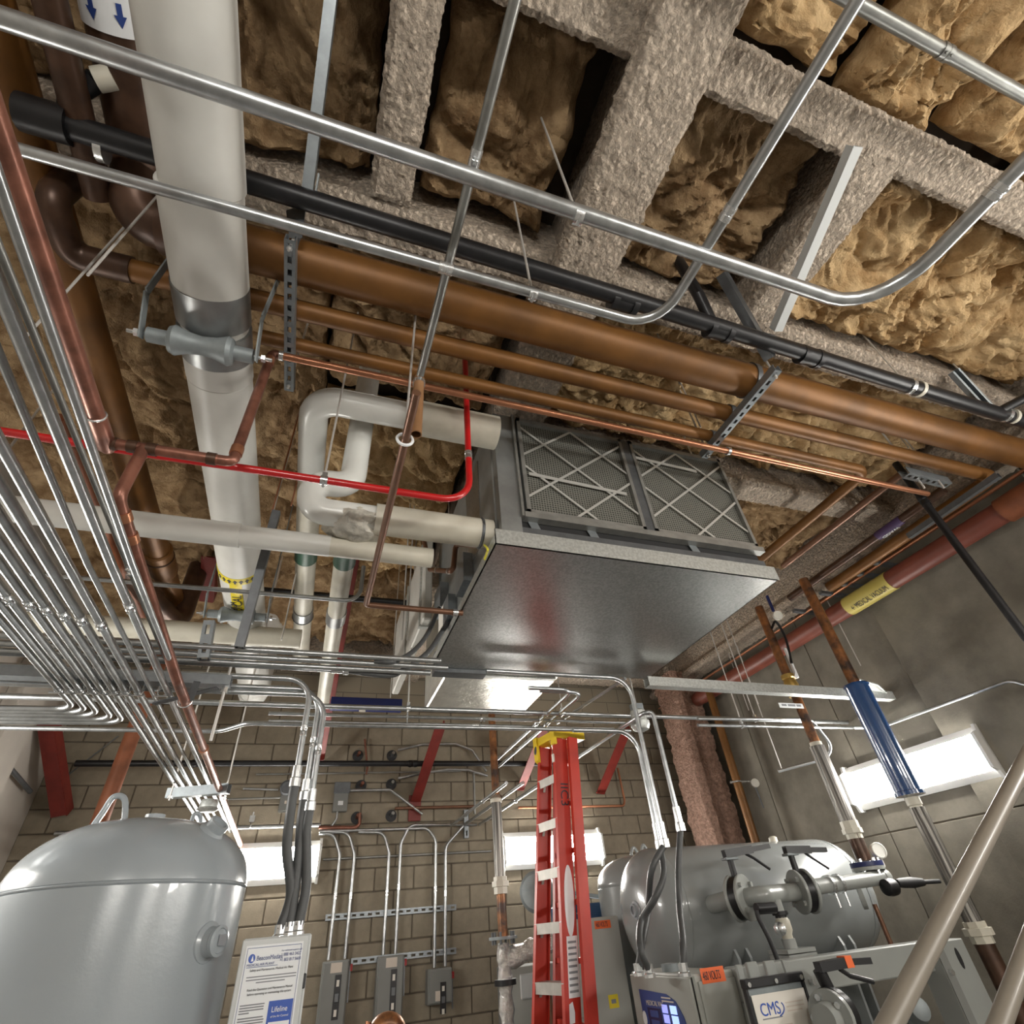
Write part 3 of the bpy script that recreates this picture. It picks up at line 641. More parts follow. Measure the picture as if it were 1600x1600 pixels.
# slim rods beside the copper mains, seen in front of the insulation
for i, (px, py, z_, lab_) in enumerate(((137,430,3.3,'slim pale rod crossing the orange main'), (28,540,3.1,'slim rod between the left conduits and the reddish pipe'), (1062,600,4.0,'slim rod rising behind the filters'), (1420,700,3.95,'slim rod behind the thick bronze pipe on the right'), (1095,668,4.0,'slim rod right behind the filter top'))):
    q = Z(px, py, z_); o = MB().cyl(q, (q.x, q.y, ZTOP), .0045, 8).build('hanger_rod', 'rod_steel'); tag(o, lab_, 'hanger', 'hanger rods under the ceiling')
# ---- red flexible conduit
zr_ = 3.17; ra, rb = Z(0,688,zr_), Z(700,777,zr_); yr = (Z(360,732,zr_).y+rb.y)/2; xr_ = Z(748,752,zr_).x
rd = run('conduit', 'bright red conduit crossing before the white pipes and turning up beside the filter unit', 'conduit', [V3((-2.3, yr, zr_)), V3((xr_, yr, zr_)), V3((xr_, yr, ZTOP+.02))], .0165, 'red_conduit', .14, n=16)
coupling((xr_, yr, zof(xr_, yr, 712)), UP, .0165, rd)
rod_hanger((Z(506,752,zr_).x, yr, zr_), XD, .0165, 'rod hanger with a zinc clamp on the red conduit')
# ---- condensate drain in copper
zdr = 3.085; d0, d1, d2 = Z(646,618,zdr), Z(573,945,zdr), Z(703,960,zdr); xd_ = (d0.x+d1.x)/2; DXP = .70
cd = thing('drain_line', 'brown copper drain running back then right into the filter unit', 'pipe', (xd_, d1.y, zdr-.03))
MB().tube([(xd_+.006, d0.y, zdr+.02), (xd_, d1.y, zdr), (DXP+.01, d1.y, zdr)], .0165, 14, .022).build('tube', 'copper_brown', cd)
MB().tube([(DXP-.05, d1.y, zdr), (DXP-.02, d1.y, zdr)], .022, 12).build('coupling', 'bright_zinc', cd)
q = V3((xd_+.003, Z(632,690,zdr).y, zdr+.012))
t = thing('ring_hanger', 'white ring hanger looped round the copper drain', 'hanger', q-UP*.03)
MB().ring(q, YD, .030, .006).build('ring', 'sign_white', t); MB().cyl(q+UP*.03, (q.x+.01, q.y, ZTOP), .005, 8).build('rod', 'rod_steel', t)
# ================================================================== white insulated pipes left of the unit
DX0, DX1, DY0, DY1, DZ0, DZ1 = .70, 2.46, 1.99, 3.53, 3.1, 4.12
def fat(name, parent, pts, r, m='cream_jacket', bend=None, n=22): return MB().tube(pts, r, n, bend).build(name, m, parent)
# loop 1: upper pipe, out of the unit, then back
p = X(770,662,DX0); z1, y1 = p.z-.03, p.y+.04; r1 = .088
c = X(490,615,Z(492,612,z1).x); xc1 = Z(492,612,z1).x
t = thing('insulated_pipe', 'upper cream jacketed pipe bending away from the filter unit and running back', 'pipe', (xc1, y1, z1-r1))
fat('thick_section', t, [(DX0+.03, y1, z1), (Z(640,628,z1).x, y1, z1)], r1*1.12)
fat('jacket_elbow', t, [(Z(642,628,z1).x+.02, y1, z1), (xc1, y1, z1), (xc1, y1+.55, z1)], r1*.86, 'gloss_pvc', .13)
fat('jacket_section', t, [(xc1, y1+.25, z1), (xc1-.0, 5.2, z1)], r1*.84)
for yy in (Z(478,878,z1-r1).y,): MB().lathe((xc1, yy-.2, z1), YD, [(0, r1*.84), (0, r1*.9), (.28, r1*.9), (.28, r1*.84)], 22, False).build('green_label', 'label_green', t)
yy = Z(470,965,z1-r1).y
MB().lathe((xc1, yy, z1), YD, [(0, r1*.84), (0, r1*.93), (.14, r1*.93), (.14, r1*.84)], 22, False).build('steel_sleeve', 'band_steel', t)
MB().ring((xc1, yy+.14, z1), YD, r1*.93, .006).build('clamp_ring', 'strut_dark', t)
MB().cyl((Z(585,602,z1+.07).x, y1, z1+.06), (Z(585,602,z1+.07).x, y1, z1+.10), .02, 12).build('port', 'white_pvc', t)
# loop 2: lower pipe with the U and the riser
p = X(762,832,DX0); z2_, yq = p.z+.02, p.y+.04; r2_ = .078
xu = Z(482,790,z2_).x; zu = z2_+.19
t = thing('insulated_pipe', 'lower white pipe from the filter unit folding into a U and rising', 'pipe', (xu, yq, z2_-r2_))
fat('thick_section', t, [(DX0+.03, yq, z2_), (Z(588,800,z2_).x, yq, z2_)], r2_*1.02)
MB().ring((DX0-.03, yq, z2_), XD, r2_*.98, .01).build('end_collar', 'strut_dark', t)
xv = Z(552,745,zu).x
fat('u_bend', t, [(Z(590,800,z2_).x, yq, z2_), (xu, yq, z2_), (xu, yq+.0, zu), (xv, yq+.0, zu), (xv, yq, ZTOP)], r2_*.86, 'gloss_pvc', .095)
xt_ = Z(548,812,z2_).x
fat('back_run', t, [(xt_, yq, z2_), (xt_, 5.2, z2_+.12)], r2_*.72)
mb = MB(); rr = random.Random(3); cx_ = V3((xt_+.03, yq-.01, z2_-.02)); bm = bmesh.new(); bmesh.ops.create_icosphere(bm, subdivisions=4, radius=1)
for v in bm.verts:
    k = 1+.25*noise.noise(v.co*2.5)+.12*noise.noise(v.co*7); v.co = V3((v.co.x*.15*k, v.co.y*.12*k, v.co.z*.062*k))
bm.verts.index_update(); mb.add([v.co+cx_+V3((0,.05,-.01)) for v in bm.verts], [[v.index for v in f.verts] for f in bm.faces]); bm.free(); mb.build('wrapped_tee', 'mastic', t)
yy = Z(528,878,z2_-.05).y
MB().lathe((xt_, yy-.12, z2_+.005), YD, [(0, r2_*.72), (0, r2_*.78), (.2, r2_*.78), (.2, r2_*.72)], 22, False).build('green_label', 'label_green', t)
yy = Z(512,975,z2_-.05).y
MB().lathe((xt_, yy, z2_+.05), YD, [(0, r2_*.72), (0, r2_*.82), (.14, r2_*.82), (.14, r2_*.72)], 22, False).build('steel_sleeve', 'band_steel', t)
q = Z(582,803,z2_); MB().lathe((q.x-.03, yq, z2_), XD, [(0, r2_*.7), (0, r2_*.8), (.06, r2_*.8), (.06, r2_*.7)], 20, False).build('paper_tag', 'ink_grey', t)
# crossing grey-white pipe in two sections
z5 = 3.17; a, b = Z(60,790,z5), Z(672,880,z5); y5 = (a.y+b.y)/2; r5 = .056
t = thing('insulated_pipe', 'pale grey pipe crossing below the thick white pipe, ending blunt near the unit', 'pipe', (0, y5, z5-r5))
xm = Z(376,842,z5).x
fat('jacket_section', t, [(XL+.02, y5, z5), (xm, y5, z5)], r5*1.04, 'white_pvc'); fat('jacket_section', t, [(xm, y5, z5), (Z(515,862,z5).x, y5, z5)], r5*.96, 'white_pvc'); fat('jacket_section', t, [(Z(515,862,z5).x, y5, z5), (b.x, y5, z5)], r5*.92, 'cream_jacket')
# copper trap
t = thing('drain_trap', 'brown copper trap of small elbows beside the filter unit', 'pipe', (b.x+.1, y5, z5-.12))
q0, q1, q2, q3, q4 = X(663,845,.52), X(672,890,.54), X(708,893,.60), X(712,850,.64), X(756,853,.70)
MB().tube([q0, q1, q2, q3, q4], .016, 12, .02).build('tube', 'copper_brown', t)
for q, d in ((q1.lerp(q2, .35), q2-q1), (q1.lerp(q2, .85), q2-q1)):
    d.normalize(); MB().cyl(q-d*.006, q+d*.006, .020, 12).build('joint_ring', 'bright_zinc', t)
# slim vertical rods and copper tubes around the loops
for i, (px, pa, pb, y_, m_, lab_) in enumerate((
    (628,830,1000,3.4,'rod_steel','slim hanger rod left of the filter unit, left of a pair'), (636,830,1000,3.4,'rod_steel','slim hanger rod left of the filter unit, right of a pair'),
    (610,880,1090,4.4,'rod_steel','slim rod in front of the white duct'), (636,1090,1130,4.0,'bright_zinc','short zinc rod end below the white duct'),
    (455,700,790,2.6,'copper_bright','thin copper tube before the insulation, right of a pair'), (425,750,800,2.6,'copper_bright','thin copper tube before the insulation, left of a pair'),
    (396,935,1060,4.5,'rod_steel','slim rod right of the thick white pipe'), (440,880,1000,3.6,'rod_steel','slim rod beside the green labelled pipe'))):
    q = Y(px, pb, y_); zt2 = ZTOP if pa < 880 or True else 0
    o = MB().cyl(q, (q.x, q.y, ZTOP), .005, 8).build('hanger_rod', m_); tag(o, lab_, 'hanger', 'hanger rods under the ceiling')
# ================================================================== filter fan unit
u = thing('air_handler', 'galvanized sheet metal filter unit hanging from the ceiling', 'air handler', ((DX0+DX1)/2, (DY0+DY1)/2, DZ0))
MB().rbox(DX0+.04, DX1-.02, DY0+.09, DY1, DZ0+.09, DZ1, .006).build('body', 'galv_side', u, smooth=False)
pan = MB().box(DX0, DX1, DY0, DY1, DZ0, DZ0+.006).box(DX0, DX1, DY0, DY0+.006, DZ0, DZ0+.095).box(DX0, DX0+.006, DY0, DY1, DZ0, DZ0+.06).box(DX1-.006, DX1, DY0, DY1, DZ0, DZ0+.095).box(DX0, DX1, DY1-.006, DY1, DZ0, DZ0+.06)
pan = pan.build('drain_pan', 'galv', u, smooth=False)
MB().box(DX0+.004, DX1+.012, DY0-.004, DY0-.001, DZ0+.002, DZ0+.092).build('front_lip', 'galv_bright', pan, smooth=False)
MB().box(DX0-.003, DX0-.001, DY0, DY1, DZ0+.002, DZ0+.055).build('side_lip', 'galv_bright', pan, smooth=False)
fy = DY0+.02; fx0, fx1 = Y(823,800,fy).x, Y(1180,848,fy).x; fz0, fz1 = zof(fx0, fy, 803), DZ1-.01
# dark slot under the filters, with rail and clips
MB().box(fx0-.10, fx1, fy+.03, fy+.06, DZ0+.1, fz0+.02).build('slot_back', 'dark_cavity', u, smooth=False)
MB().bar((fx0-.1, fy+.03, DZ0+.125), (fx1+.01, fy+.03, DZ0+.125), .05, .05).build('lower_rail', 'strut_dark', u, smooth=False)
MB().bar((fx0-.02, fy, fz0-.02), (fx1+.02, fy, fz0-.02), .05, .035).build('filter_rail', 'filter_frame', u, smooth=False)
for px in (835, 925, 1075):
    x_ = Y(px, 825, fy).x; MB().bar((x_, fy+.02, fz0-.03), (x_+.03, fy+.02, DZ0+.13), .05, .004, YD).build('clip', 'strut_steel', u, smooth=False)
# left post
MB().box(fx0-.15, fx0-.035, fy+.0, fy+.10, DZ0+.1, DZ1).build('corner_post', 'galv_side', u, smooth=False)
MB().box(fx0-.035, fx0-.02, fy-.02, fy+.08, fz0-.03, DZ1).build('frame_angle', 'filter_frame', u, smooth=False)
MB().box(DX0+.036, DX0+.04, DY0+.35, DY0+.65, DZ0+.25, DZ1-.1).build('access_panel', 'galv', u, smooth=False)
for (a, b, c, d) in ((.55,.75,.12,.32), (.95,1.1,.1,.26), (1.2,1.4,.3,.5)): MB().box(DX0-.02, DX0+.04, DY0+a, DY0+b, DZ0+c, DZ0+d).build('side_box', 'strut_steel', u, smooth=False)
MB().box(DX0-.012, DX0+.036, DY0+1.12, DY0+1.28, DZ0+.09, DZ0+.28).build('rating_plate', 'paper', u, smooth=False)
# two filters
xm_ = (fx0+fx1)/2
def filt(x0, x1, label):
    f = MB().box(x0+.01, x1-.01, fy+.012, fy+.03, fz0, fz1).build('filter', 'filter_mesh', u, smooth=False, label=label)
    fr = MB()
    for (a, b, c, d) in ((x0, x1, fz0, fz0+.028), (x0, x1, fz1-.028, fz1), (x0, x0+.022, fz0, fz1), (x1-.022, x1, fz0, fz1)): fr.box(a, b, fy-.012, fy+.014, c, d)
    fr.build('filter_border', 'filter_frame', f, smooth=False)
    W_, H_ = x1-x0-.04, fz1-fz0-.05; sp = .33
    k = -8
    for sgn in (1, -1):
        for k in range(-6, 9):
            off = k*sp+.05                              # line: z = sgn*x + off inside the frame
            pts = []
            for xx in (0, W_):
                zz = (xx if sgn > 0 else W_-xx)*.82+off-W_*.4
                pts.append((xx, zz))
            (xa_, za_), (xb_, zb2) = pts
            def clip(p, q):
                (xa, za), (xb, zb) = p, q; t0, t1 = 0, 1; dz = zb-za
                for lim, s_ in ((0, 1), (H_, -1)):
                    if abs(dz) < 1e-9: continue
                    tt = (lim-za)/dz
                    if dz*s_ > 0: t0 = max(t0, tt)
                    else: t1 = min(t1, tt)
                return (t0, t1) if t1-t0 > .08 else None
            cpp = clip(pts[0], pts[1])
            if not cpp: continue
            P_ = lambda tt: V3((x0+.02+xa_+(xb_-xa_)*tt, fy-.002-(.003 if sgn > 0 else 0), fz0+.025+za_+(zb2-za_)*tt))
            MB().bar(P_(cpp[0]), P_(cpp[1]), .004, .014, YD.cross(P_(cpp[1])-P_(cpp[0]))).build('wire', 'filter_wire', f, smooth=False)
    return f
filt(fx0, xm_-.03, 'left filter with wire diamonds'); filt(xm_+.03, fx1, 'right filter with wire diamonds')
MB().box(xm_-.03, xm_+.03, fy-.006, fy+.03, fz0, fz1).build('mullion', 'strut_dark', u, smooth=False)
for (x0_, x1_, z_, s_) in ((fx0+.04, xm_-.1, .30, -.03), (xm_+.04, fx1-.25, .62, -.02)):
    MB().bar((x0_, fy-.008, fz0+z_), (x1_, fy-.008, fz0+z_+s_), .004, .022, UP).build('tape_strip', 'filter_wire', u, smooth=False)
# suspension rods of the unit
for i, (x_, y_) in enumerate(((DX0+.1, DY0+.15), (DX1-.1, DY0+.15), (DX0+.1, DY1-.1), (DX1-.1, DY1-.1))): MB().cyl((x_, y_, DZ1-.03), (x_, y_, ZD-.01), .006, 8).build('rod', 'rod_steel', u)
MB().tube(smooth_path([X(757,852,DX0-.012), X(762,858,DX0-.04), X(760,866,DX0-.03), X(757,874,DX0-.03)], 5), .006, 6).build('yellow_tape', 'tag_yellow', u)
# ducts behind
t = thing('duct', 'foil covered duct behind the filter unit, its underside brightly lit', 'duct', (1.3, 3.9, 3.12))
yb0 = DY1+.01; yb1 = Z(800,1118,DZ0+.02).y
MB().rbox(Z(690,1065,DZ0+.03).x, Z(866,1066,DZ0+.03).x, yb0, yb1, DZ0+.03, DZ1-.1, .01).build('body', 'duct_foil', t, smooth=False)
MB().box(Z(690,1065,DZ0).x, Z(866,1066,DZ0).x, yb0+.12, yb0+.16, DZ0+.012, DZ0+.028).build('seam_strap', 'galv_bright', t, smooth=False)
MB().box(DX0+.02, Z(745,1060,DZ0+.04).x, DY1+.002, DY1+.10, DZ0-.03, DZ0+.12).build('neck', 'strut_dark', t, smooth=False)
t = thing('duct', 'pale sheet metal duct left behind the filter unit', 'duct', (.5, 4.3, 3.3))
za = 3.42; a, b = Z(640,965,za), Z(612,1085,za)
MB().rbox(b.x-.0, DX0-.03, a.y, min(b.y, 5.9), za, 4.15, .01).build('body', 'duct_white', t, smooth=False)
for yy in (a.y+.1, (a.y+b.y)/2): MB().box(b.x-.012, DX0-.02, yy, yy+.04, za-.012, 4.15).build('flange', 'galv_bright', t, smooth=False)
# blue panel far back
p0, p1 = Y(518,1088,5.6), Y(628,1110,5.6)
o = MB().rbox(p0.x, p1.x, 5.6, 5.68, p1.z, p0.z, .005).build('blue_panel', 'navy_paint'); tag(o, 'dark blue panel hanging below the far beam', 'panel')
MB().box(Y(562,1100,5.595).x, Y(572,1100,5.595).x, 5.594, 5.6, Y(562,1112,5.595).z, Y(562,1106,5.595).z).build('paper_tag', 'paper', o)
# ================================================================== conduit bank on the left
zc = 2.60; GB = 'conduits of the left bank'
def bank(label, x, r, y0=-1.5, y1=6.69, bend_at=None, cps=(), z_=zc, m='emt'):
    pts = [V3((x, y0, z_)), V3((x, y1, z_))] if bend_at is None else [V3((x, y0, z_)), V3((x, bend_at, z_)), V3((XL+.01, bend_at+.03, z_-.012))]
    L = pts[1].y-y0
    return run('conduit', label, 'conduit', pts, r, m, .10, GB, couplings=[(0, (c-y0)/L) for c in cps], n=12, cl=.055)
ords = ['first', 'second', 'third', 'fourth', 'fifth', 'sixth', 'seventh', 'eighth']
bends = [(125,1108), (143,1113), (162,1118), (182,1124), (200,1129)]
yc0 = Z(90,935,zc).y
for i, px in enumerate((81, 98, 114, 134, 150, 168, 186, 207)):
    x_ = Z(px, 1063, zc).x; yy = yc0-.04+.03*i
    if i < 5: bank('steel conduit of the left bank turning to the left wall, %s from the left' % ords[i], x_, .0135, bend_at=Z(*bends[i], zc).y, cps=(yy,))
    else: bank('straight steel conduit of the left bank, %s from the left at the clamps' % ords[i], x_, .0145, cps=(yy,))
for (px, py, w_, lab_, cy) in ((173,880,17,'thickest conduit of the left bank with bright edge lines', 942), (101,640,13,'thin dark conduit between the thickest one and the bright rightmost one', 905), (206,880,12,'bright rightmost conduit of the left bank beside the reddish pipe', 0), (136,880,11,'medium conduit left of the thickest one in the left bank', 0)):
    x_ = Z(px, py, zc).x; r_ = abs(Z(px+w_/2, py, zc).x-Z(px-w_/2, py, zc).x)/2*.93
    z_ = zc+.05 if px == 101 else zc
    x_ = Z(px, py, z_).x
    up = {173: (76, 640), 206: (39, 400), 136: (35, 640)}.get(px)
    if up:                                               # these three splay a little before they straighten
        a, b = Z(*up, z_), Z(px, py, z_); k = (b.x-a.x)/(b.y-a.y)
        run('conduit', lab_, 'conduit', [V3((a.x-k*(a.y+1.5), -1.5, z_)), V3((b.x, b.y, z_)), V3((b.x, 6.69, z_))], r_, 'emt', None, GB, couplings=([(1, (Z(150, cy, zc).y-b.y)/(6.69-b.y))] if cy else []), cl=.055); continue
    bank(lab_, x_, r_, cps=((Z(150, cy, zc).y,) if cy else ()), z_=z_, m='emt_dull' if px == 101 else 'emt', y1=6.69 if px != 101 else Z(205,1025,z_).y)
# clamps on the rack strut
st = thing('rack_strut', 'blue grey rack strut across the left conduit bank', 'strut', (-1.2, 2.7, zc+.03))
q0, q1 = Z(0,1047,zc+.055), Z(362,1068,zc+.055); ys_ = (q0.y+q1.y)/2
strut((XL+.01, ys_, zc+.055), (q1.x, ys_, zc+.055), UP, 'channel', 'strut_steel', parent=st, w=.06, slots=False, h=.045)
for px in (81, 98, 114, 134, 150, 168, 186, 207, 245):
    x_ = Z(px, 1063, zc).x; mb = MB(); yq_ = ys_+.02
    for s_ in (-1, 1): mb.bar((x_+s_*.017, yq_, zc+.035), (x_+s_*.017, yq_, zc-.005), .003, .03, YD)
    mb.ring((x_, yq_, zc), YD, .018, .0025, 16, 6); mb.cyl((x_-.03, yq_, zc-.02), (x_+.03, yq_, zc-.02), .004, 6); mb.build('clamp', 'bright_zinc', st)
q = V3((q1.x-.02, ys_, zc)); mb = MB().cyl((q.x-.0, ys_, zc-.22), (q.x, ys_, ZTOP), .007, 8); mb.build('rod', 'rod_steel', st); MB().cyl((q.x, ys_, zc+.0), (q.x, ys_, zc+.03), .016, 6).build('nut', 'bright_zinc', st)
MB().cyl((XL+.6, ys_, zc+.05), (XL+.6, ys_, ZTOP), .007, 8).build('rod', 'rod_steel', st)
# slotted upright brackets on the rack
z7 = 2.74
for (pa, pb, lab_) in (((328,972),(318,1030),'slotted upright strut rising from the conduit rack'), ((432,800),(374,1012),'long dark strut slanting down to the conduit rack past the thick white pipe')):
    b_ = Z(*pb, z7+.02 if pa[0] > 400 else zc+.13); a_ = Y(*pa, b_.y-.02) if pa[0] < 400 else Z(*pa, 3.5)
    strut(b_, a_, V3((0,1,.2)), 'rack_bracket', 'strut_steel' if pa[0] < 400 else 'strut_dark', lab_, 'bracket', w=.05 if pa[0] < 400 else .042, slots=pa[0] < 400, step=.07)
e = thing('rack_bracket', 'dark steel bracket with a pipe loop under the end of the rack strut', 'bracket', Z(300,1090,zc-.05))
a_, b_ = Z(340,1075,zc+.02), Z(240,1100,zc-.03)
MB().bar(a_, b_, .03, .006).bar(Z(308,1065,zc+.03), Z(296,1095,zc-.04), .03, .008).build('arm', 'strut_dark', e, smooth=False)
MB().ring(CB1.lerp(CB2, .15), CB2-CB1, .030, .004).build('loop', 'bright_zinc', e)
# stacked conduits running across above the rack
GX = 'conduits crossing above the rack'
z7 = 2.74
def xcon(label, pa, pb, z_, r, extra=(), bend=.11, m='emt', x0=None, group=GX, cps=()):
    a, b = Z(*pa, z_), Z(*pb, z_); y = (a.y+b.y)/2; pts = [V3((a.x if x0 is None else x0, y, z_)), V3((b.x, y, z_))]+[V3(p_) for p_ in extra]
    return run('conduit', label, 'conduit', pts, r, m, bend, group, couplings=cps), y, b.x
xcon('crossing conduit at the back of the rack, uppermost in the picture', (60,999), (690,1030), z7+.04, .014, x0=XL+.01)
xcon('crossing conduit on the rack, second from above', (60,1010), (700,1042), z7+.02, .014, x0=XL+.01, cps=[(0, .4)])
o, yx3, xx3 = xcon('crossing conduit on the rack ending in a connector to the black flexible hose', (100,1026), (545,1047), z7, .013, x0=XL+.01)
xcon('crossing conduit on the rack passing right below the connector one', (60,1019), (672,1052), z7+.0, .014, x0=XL+.01)
# connector and flexible hoses into the unit
t = thing('flexible_conduit', 'grey flexible hose curving up into the filter unit, lower one', 'flexible conduit', (xx3, yx3, z7))
MB().lathe((xx3-.09, yx3, z7), XD, [(0, .013), (0, .018), (.06, .018), (.065, .023), (.09, .023), (.09, .015)], 12).build('connector', 'bright_zinc', t)
MB().tube(smooth_path([(xx3, yx3, z7), (xx3+.2, yx3+.01, z7-.01), Y(630,1047,yx3+.02), Y(668,1020,yx3+.1), Y(690,988,yx3+.2), Y(706,962,yx3+.3)], 8), .016, 12).build('hose', 'flex_grey', t)
MB().tube(smooth_path([Z(585,1033,z7+.03), Z(615,1033,z7+.03), Y(645,1018,yx3+.1), Y(668,990,yx3+.2), Y(686,950,yx3+.3)], 8), .014, 12).build('flexible_conduit', 'flex_grey')
tag(bpy.data.objects['flexible_conduit.001'], 'grey flexible hose curving up into the filter unit, upper one', 'flexible conduit')
# three conduits turning down to the wall panel on the left
GD = 'conduits turning down to the sign panel'
PY = 2.86
for i, (pa, pb, pd, lab_) in enumerate((((0,1026),(488,1062),(472,1215),'left conduit of the three turning down to the white sign panel'), ((0,1038),(502,1078),(484,1236),'middle conduit of the three turning down to the white sign panel'), ((0,1063),(510,1086),(497,1252),'right conduit of the three turning down to the white sign panel'))):
    z_ = z7-.03*i-.03; a, b = Z(*pa, z_), Z(*pb, z_); y_ = b.y; zl = zof(b.x, y_, pd[1])
    o = run('conduit', lab_, 'conduit', [V3((XL+.01, y_, z_)), V3((b.x, y_, z_)), V3((b.x, y_, zl))], .014, 'emt', .12, GD, couplings=[(0, .6), (1, .55)])
    t = thing('flexible_conduit', ('left', 'middle', 'right')[i]+' grey flexible hose between its conduit and the white sign panel', 'flexible conduit', (b.x, y_, zl-.5), 'hoses above the sign panel')
    MB().lathe((b.x, y_, zl+.05), -UP, [(0, .015), (0, .022), (.05, .022), (.055, .027), (.09, .027), (.09, .017)], 10).build('connector', 'bright_zinc', t)
    e = Y((438, 452, 466)[i], (1452, 1448, 1446)[i], PY+.06)
    mid = V3((b.x+(e.x-b.x)*(.30, .70, .85)[i], (y_+e.y)/2, zl+(e.z-zl)*.5))
    MB().tube(smooth_path([(b.x, y_, zl-.02), (b.x, y_, zl-.12), mid, (e.x+(.02,.0,.01)[i], e.y, e.z+.12), e], 8), .021, 12).build('hose', 'flex_grey', t)
    MB().lathe(e-UP*.035, UP, [(0, .018), (0, .027), (.015, .027), (.02, .022), (.05, .022), (.05, .017)], 8).build('lower_connector', 'bright_zinc', t)
# ---- long conduits crossing further back
z8 = 2.95; GR = 'long conduits crossing before the block wall'
for (pa, pb, lab_, r_) in (((520,1097),(1335,1134),'long crossing conduit, uppermost of those level with the ladder top', .018), ((420,1113),(975,1130),'long crossing conduit, second of those level with the ladder top', .013), ((420,1127),(960,1138),'long crossing conduit, third of those level with the ladder top', .013)):
    xcon(lab_, pa, pb, z8, r_, x0=XL+.01 if pa[0] == 520 else None, group=GR, cps=[(0, .55)])
for k, px in enumerate((640, 880, 1175)):
    q = Z(px, 1097+37*(px-520)/815, z8); rod_hanger((q.x, Z(900,1115,z8).y, z8), XD, .018, 'rod hanger on the uppermost long crossing conduit, %s of three' % ('left', 'middle', 'right')[k])
z9 = 2.82
a, b, c_ = Z(305,1142,z9), Z(345,1142,z9), Z(385,1130,z9)
run('conduit', 'crossing conduit with an offset bend beside the copper branch, lowest of all', 'conduit', [(XL+.01, a.y, z9), a, V3((b.x, b.y, z9)), V3((c_.x, c_.y, z9)), Z(985,1142,z9)], .015, 'emt', .1, GR)
# the right hand drops to the display cabinet
CY = 3.4
p = Y(965,1056,CY); q = Y(1020,1310,CY)
GQ = 'conduits dropping to the display cabinet'
def drop(lab_, pts, r=.016, m='emt'):
    return run('conduit', lab_, 'conduit', pts, r, m, .15, GQ)
pa = Y(985,1075,CY); zt3 = Y(940,1058,CY).z
drop('left conduit curving down to the display cabinet', [V3((Y(760,1052,CY).x, CY, zt3)), V3((pa.x, CY, zt3)), V3((pa.x, CY, zof(pa.x, CY, 1310)))])
pb = Y(1003,1180,CY-.02); zt4 = Y(955,1140,CY).z
px2 = Y(1005,1200,CY+.05)
drop('middle conduit dropping to the display cabinet', [V3((px2.x-.5, CY+.05, Y(960,1142,CY+.05).z)), V3((px2.x, CY+.05, Y(960,1142,CY+.05).z)), V3((px2.x, CY+.05, zof(px2.x, CY+.05, 1312)))])
pc = Y(1036,1180,CY); zc3 = Y(1010,1112,CY).z
drop('right conduit with a high bend dropping to the display cabinet', [V3((pc.x-.06, CY+1.6, zc3)), V3((pc.x-.06, CY+.02, zc3)), V3((pc.x, CY, zc3-.0)), V3((pc.x, CY, zof(pc.x, CY, 1285)))])
HC = []
for i, (x_, y_, pyc, pe, lab_) in enumerate(((pa.x, CY, 1310, (997,1508), 'left grey flexible hose above the display cabinet'), (px2.x, CY+.05, 1312, (1014,1510), 'middle grey flexible hose looping left above the display cabinet'), (pc.x, CY, 1285, (1068,1508), 'right grey flexible hose above the display cabinet'))):
    zl = zof(x_, y_, pyc); e = Z(pe[0], pe[1]+6, Y(1082,1523,3.2).z+.03); t = thing('flexible_conduit', lab_, 'flexible conduit', e, 'hoses above the display cabinet')
    MB().lathe((x_, y_, zl+.09), -UP, [(0, .017), (0, .024), (.09, .024), (.095, .030), (.14, .030), (.14, .018)], 10).build('connector', 'bright_zinc', t)
    if i == 0: mid = [Y(1018,1360,CY), Y(1013,1420,CY+.2), Y(1004,1470,e.y-.03)]
    elif i == 1: mid = [Y(1037,1365,CY-.02), Y(1024,1402,CY-.02), Y(1002,1440,CY+.1), Y(1000,1480,e.y-.04)]
    else: mid = [Y(1060,1360,CY), Y(1062,1420,CY-.02), Y(1067,1470,e.y+.02)]
    MB().tube(smooth_path([(x_, y_, zl-.03)]+mid+[e], 8), .019, 12).build('hose', 'flex_grey', t)
    MB().lathe(e-UP*.03, UP, [(0, .02), (0, .032), (.015, .032), (.02, .025), (.055, .025), (.055, .018)], 8).build('lower_connector', 'bright_zinc', t)
# sprinkler-like round junction box at the bend
q = Y(1000,1130,CY+.3); t = thing('junction_box', 'grey round junction box between the bending conduits', 'junction box', q)
MB().lathe(q+UP*.10, -UP, [(0, .05), (.01, .06), (.08, .06), (.09, .075), (.12, .075), (.15, .06), (.165, .02)], 20).build('body', 'galv_bright', t); MB().cbox(q+UP*.12, .09, .06, .06).build('neck', 'strut_steel', t)
MB().cyl(q+UP*.14, (q.x, q.y, ZTOP), .006, 8).build('rod', 'rod_steel', t)
# conduits running back in the middle
GM = 'conduits running back past the ladder'
for (pa, pb, z_, lab_) in (((893,1078),(768,1196),2.95,'bright conduit running back past the ladder top, left of the upper pair'), ((905,1082),(783,1198),2.95,'bright conduit running back past the ladder top, right of the upper pair'),
                          ((842,1199),(700,1283),2.58,'bright conduit running back behind the ladder, highest of the lower three'), ((842,1213),(716,1290),2.58,'bright conduit running back behind the ladder, middle of the lower three'), ((842,1226),(735,1298),2.58,'bright conduit running back behind the ladder, lowest of the lower three')):
    a, b = Z(*pa, z_), Z(*pb, z_); x_ = (a.x+b.x)/2
    pts = [V3((x_-.35, a.y-.0, z_+.0)), V3((x_, a.y, z_)), V3((x_, min(b.y, 6.6), z_))] if z_ > 2.8 else [V3((x_, 4.62, z_)), V3((x_, 6.65, z_))]
    run('conduit', lab_, 'conduit', pts, .0145, 'emt', .1, GM, couplings=[(len(pts)-2, .35)])
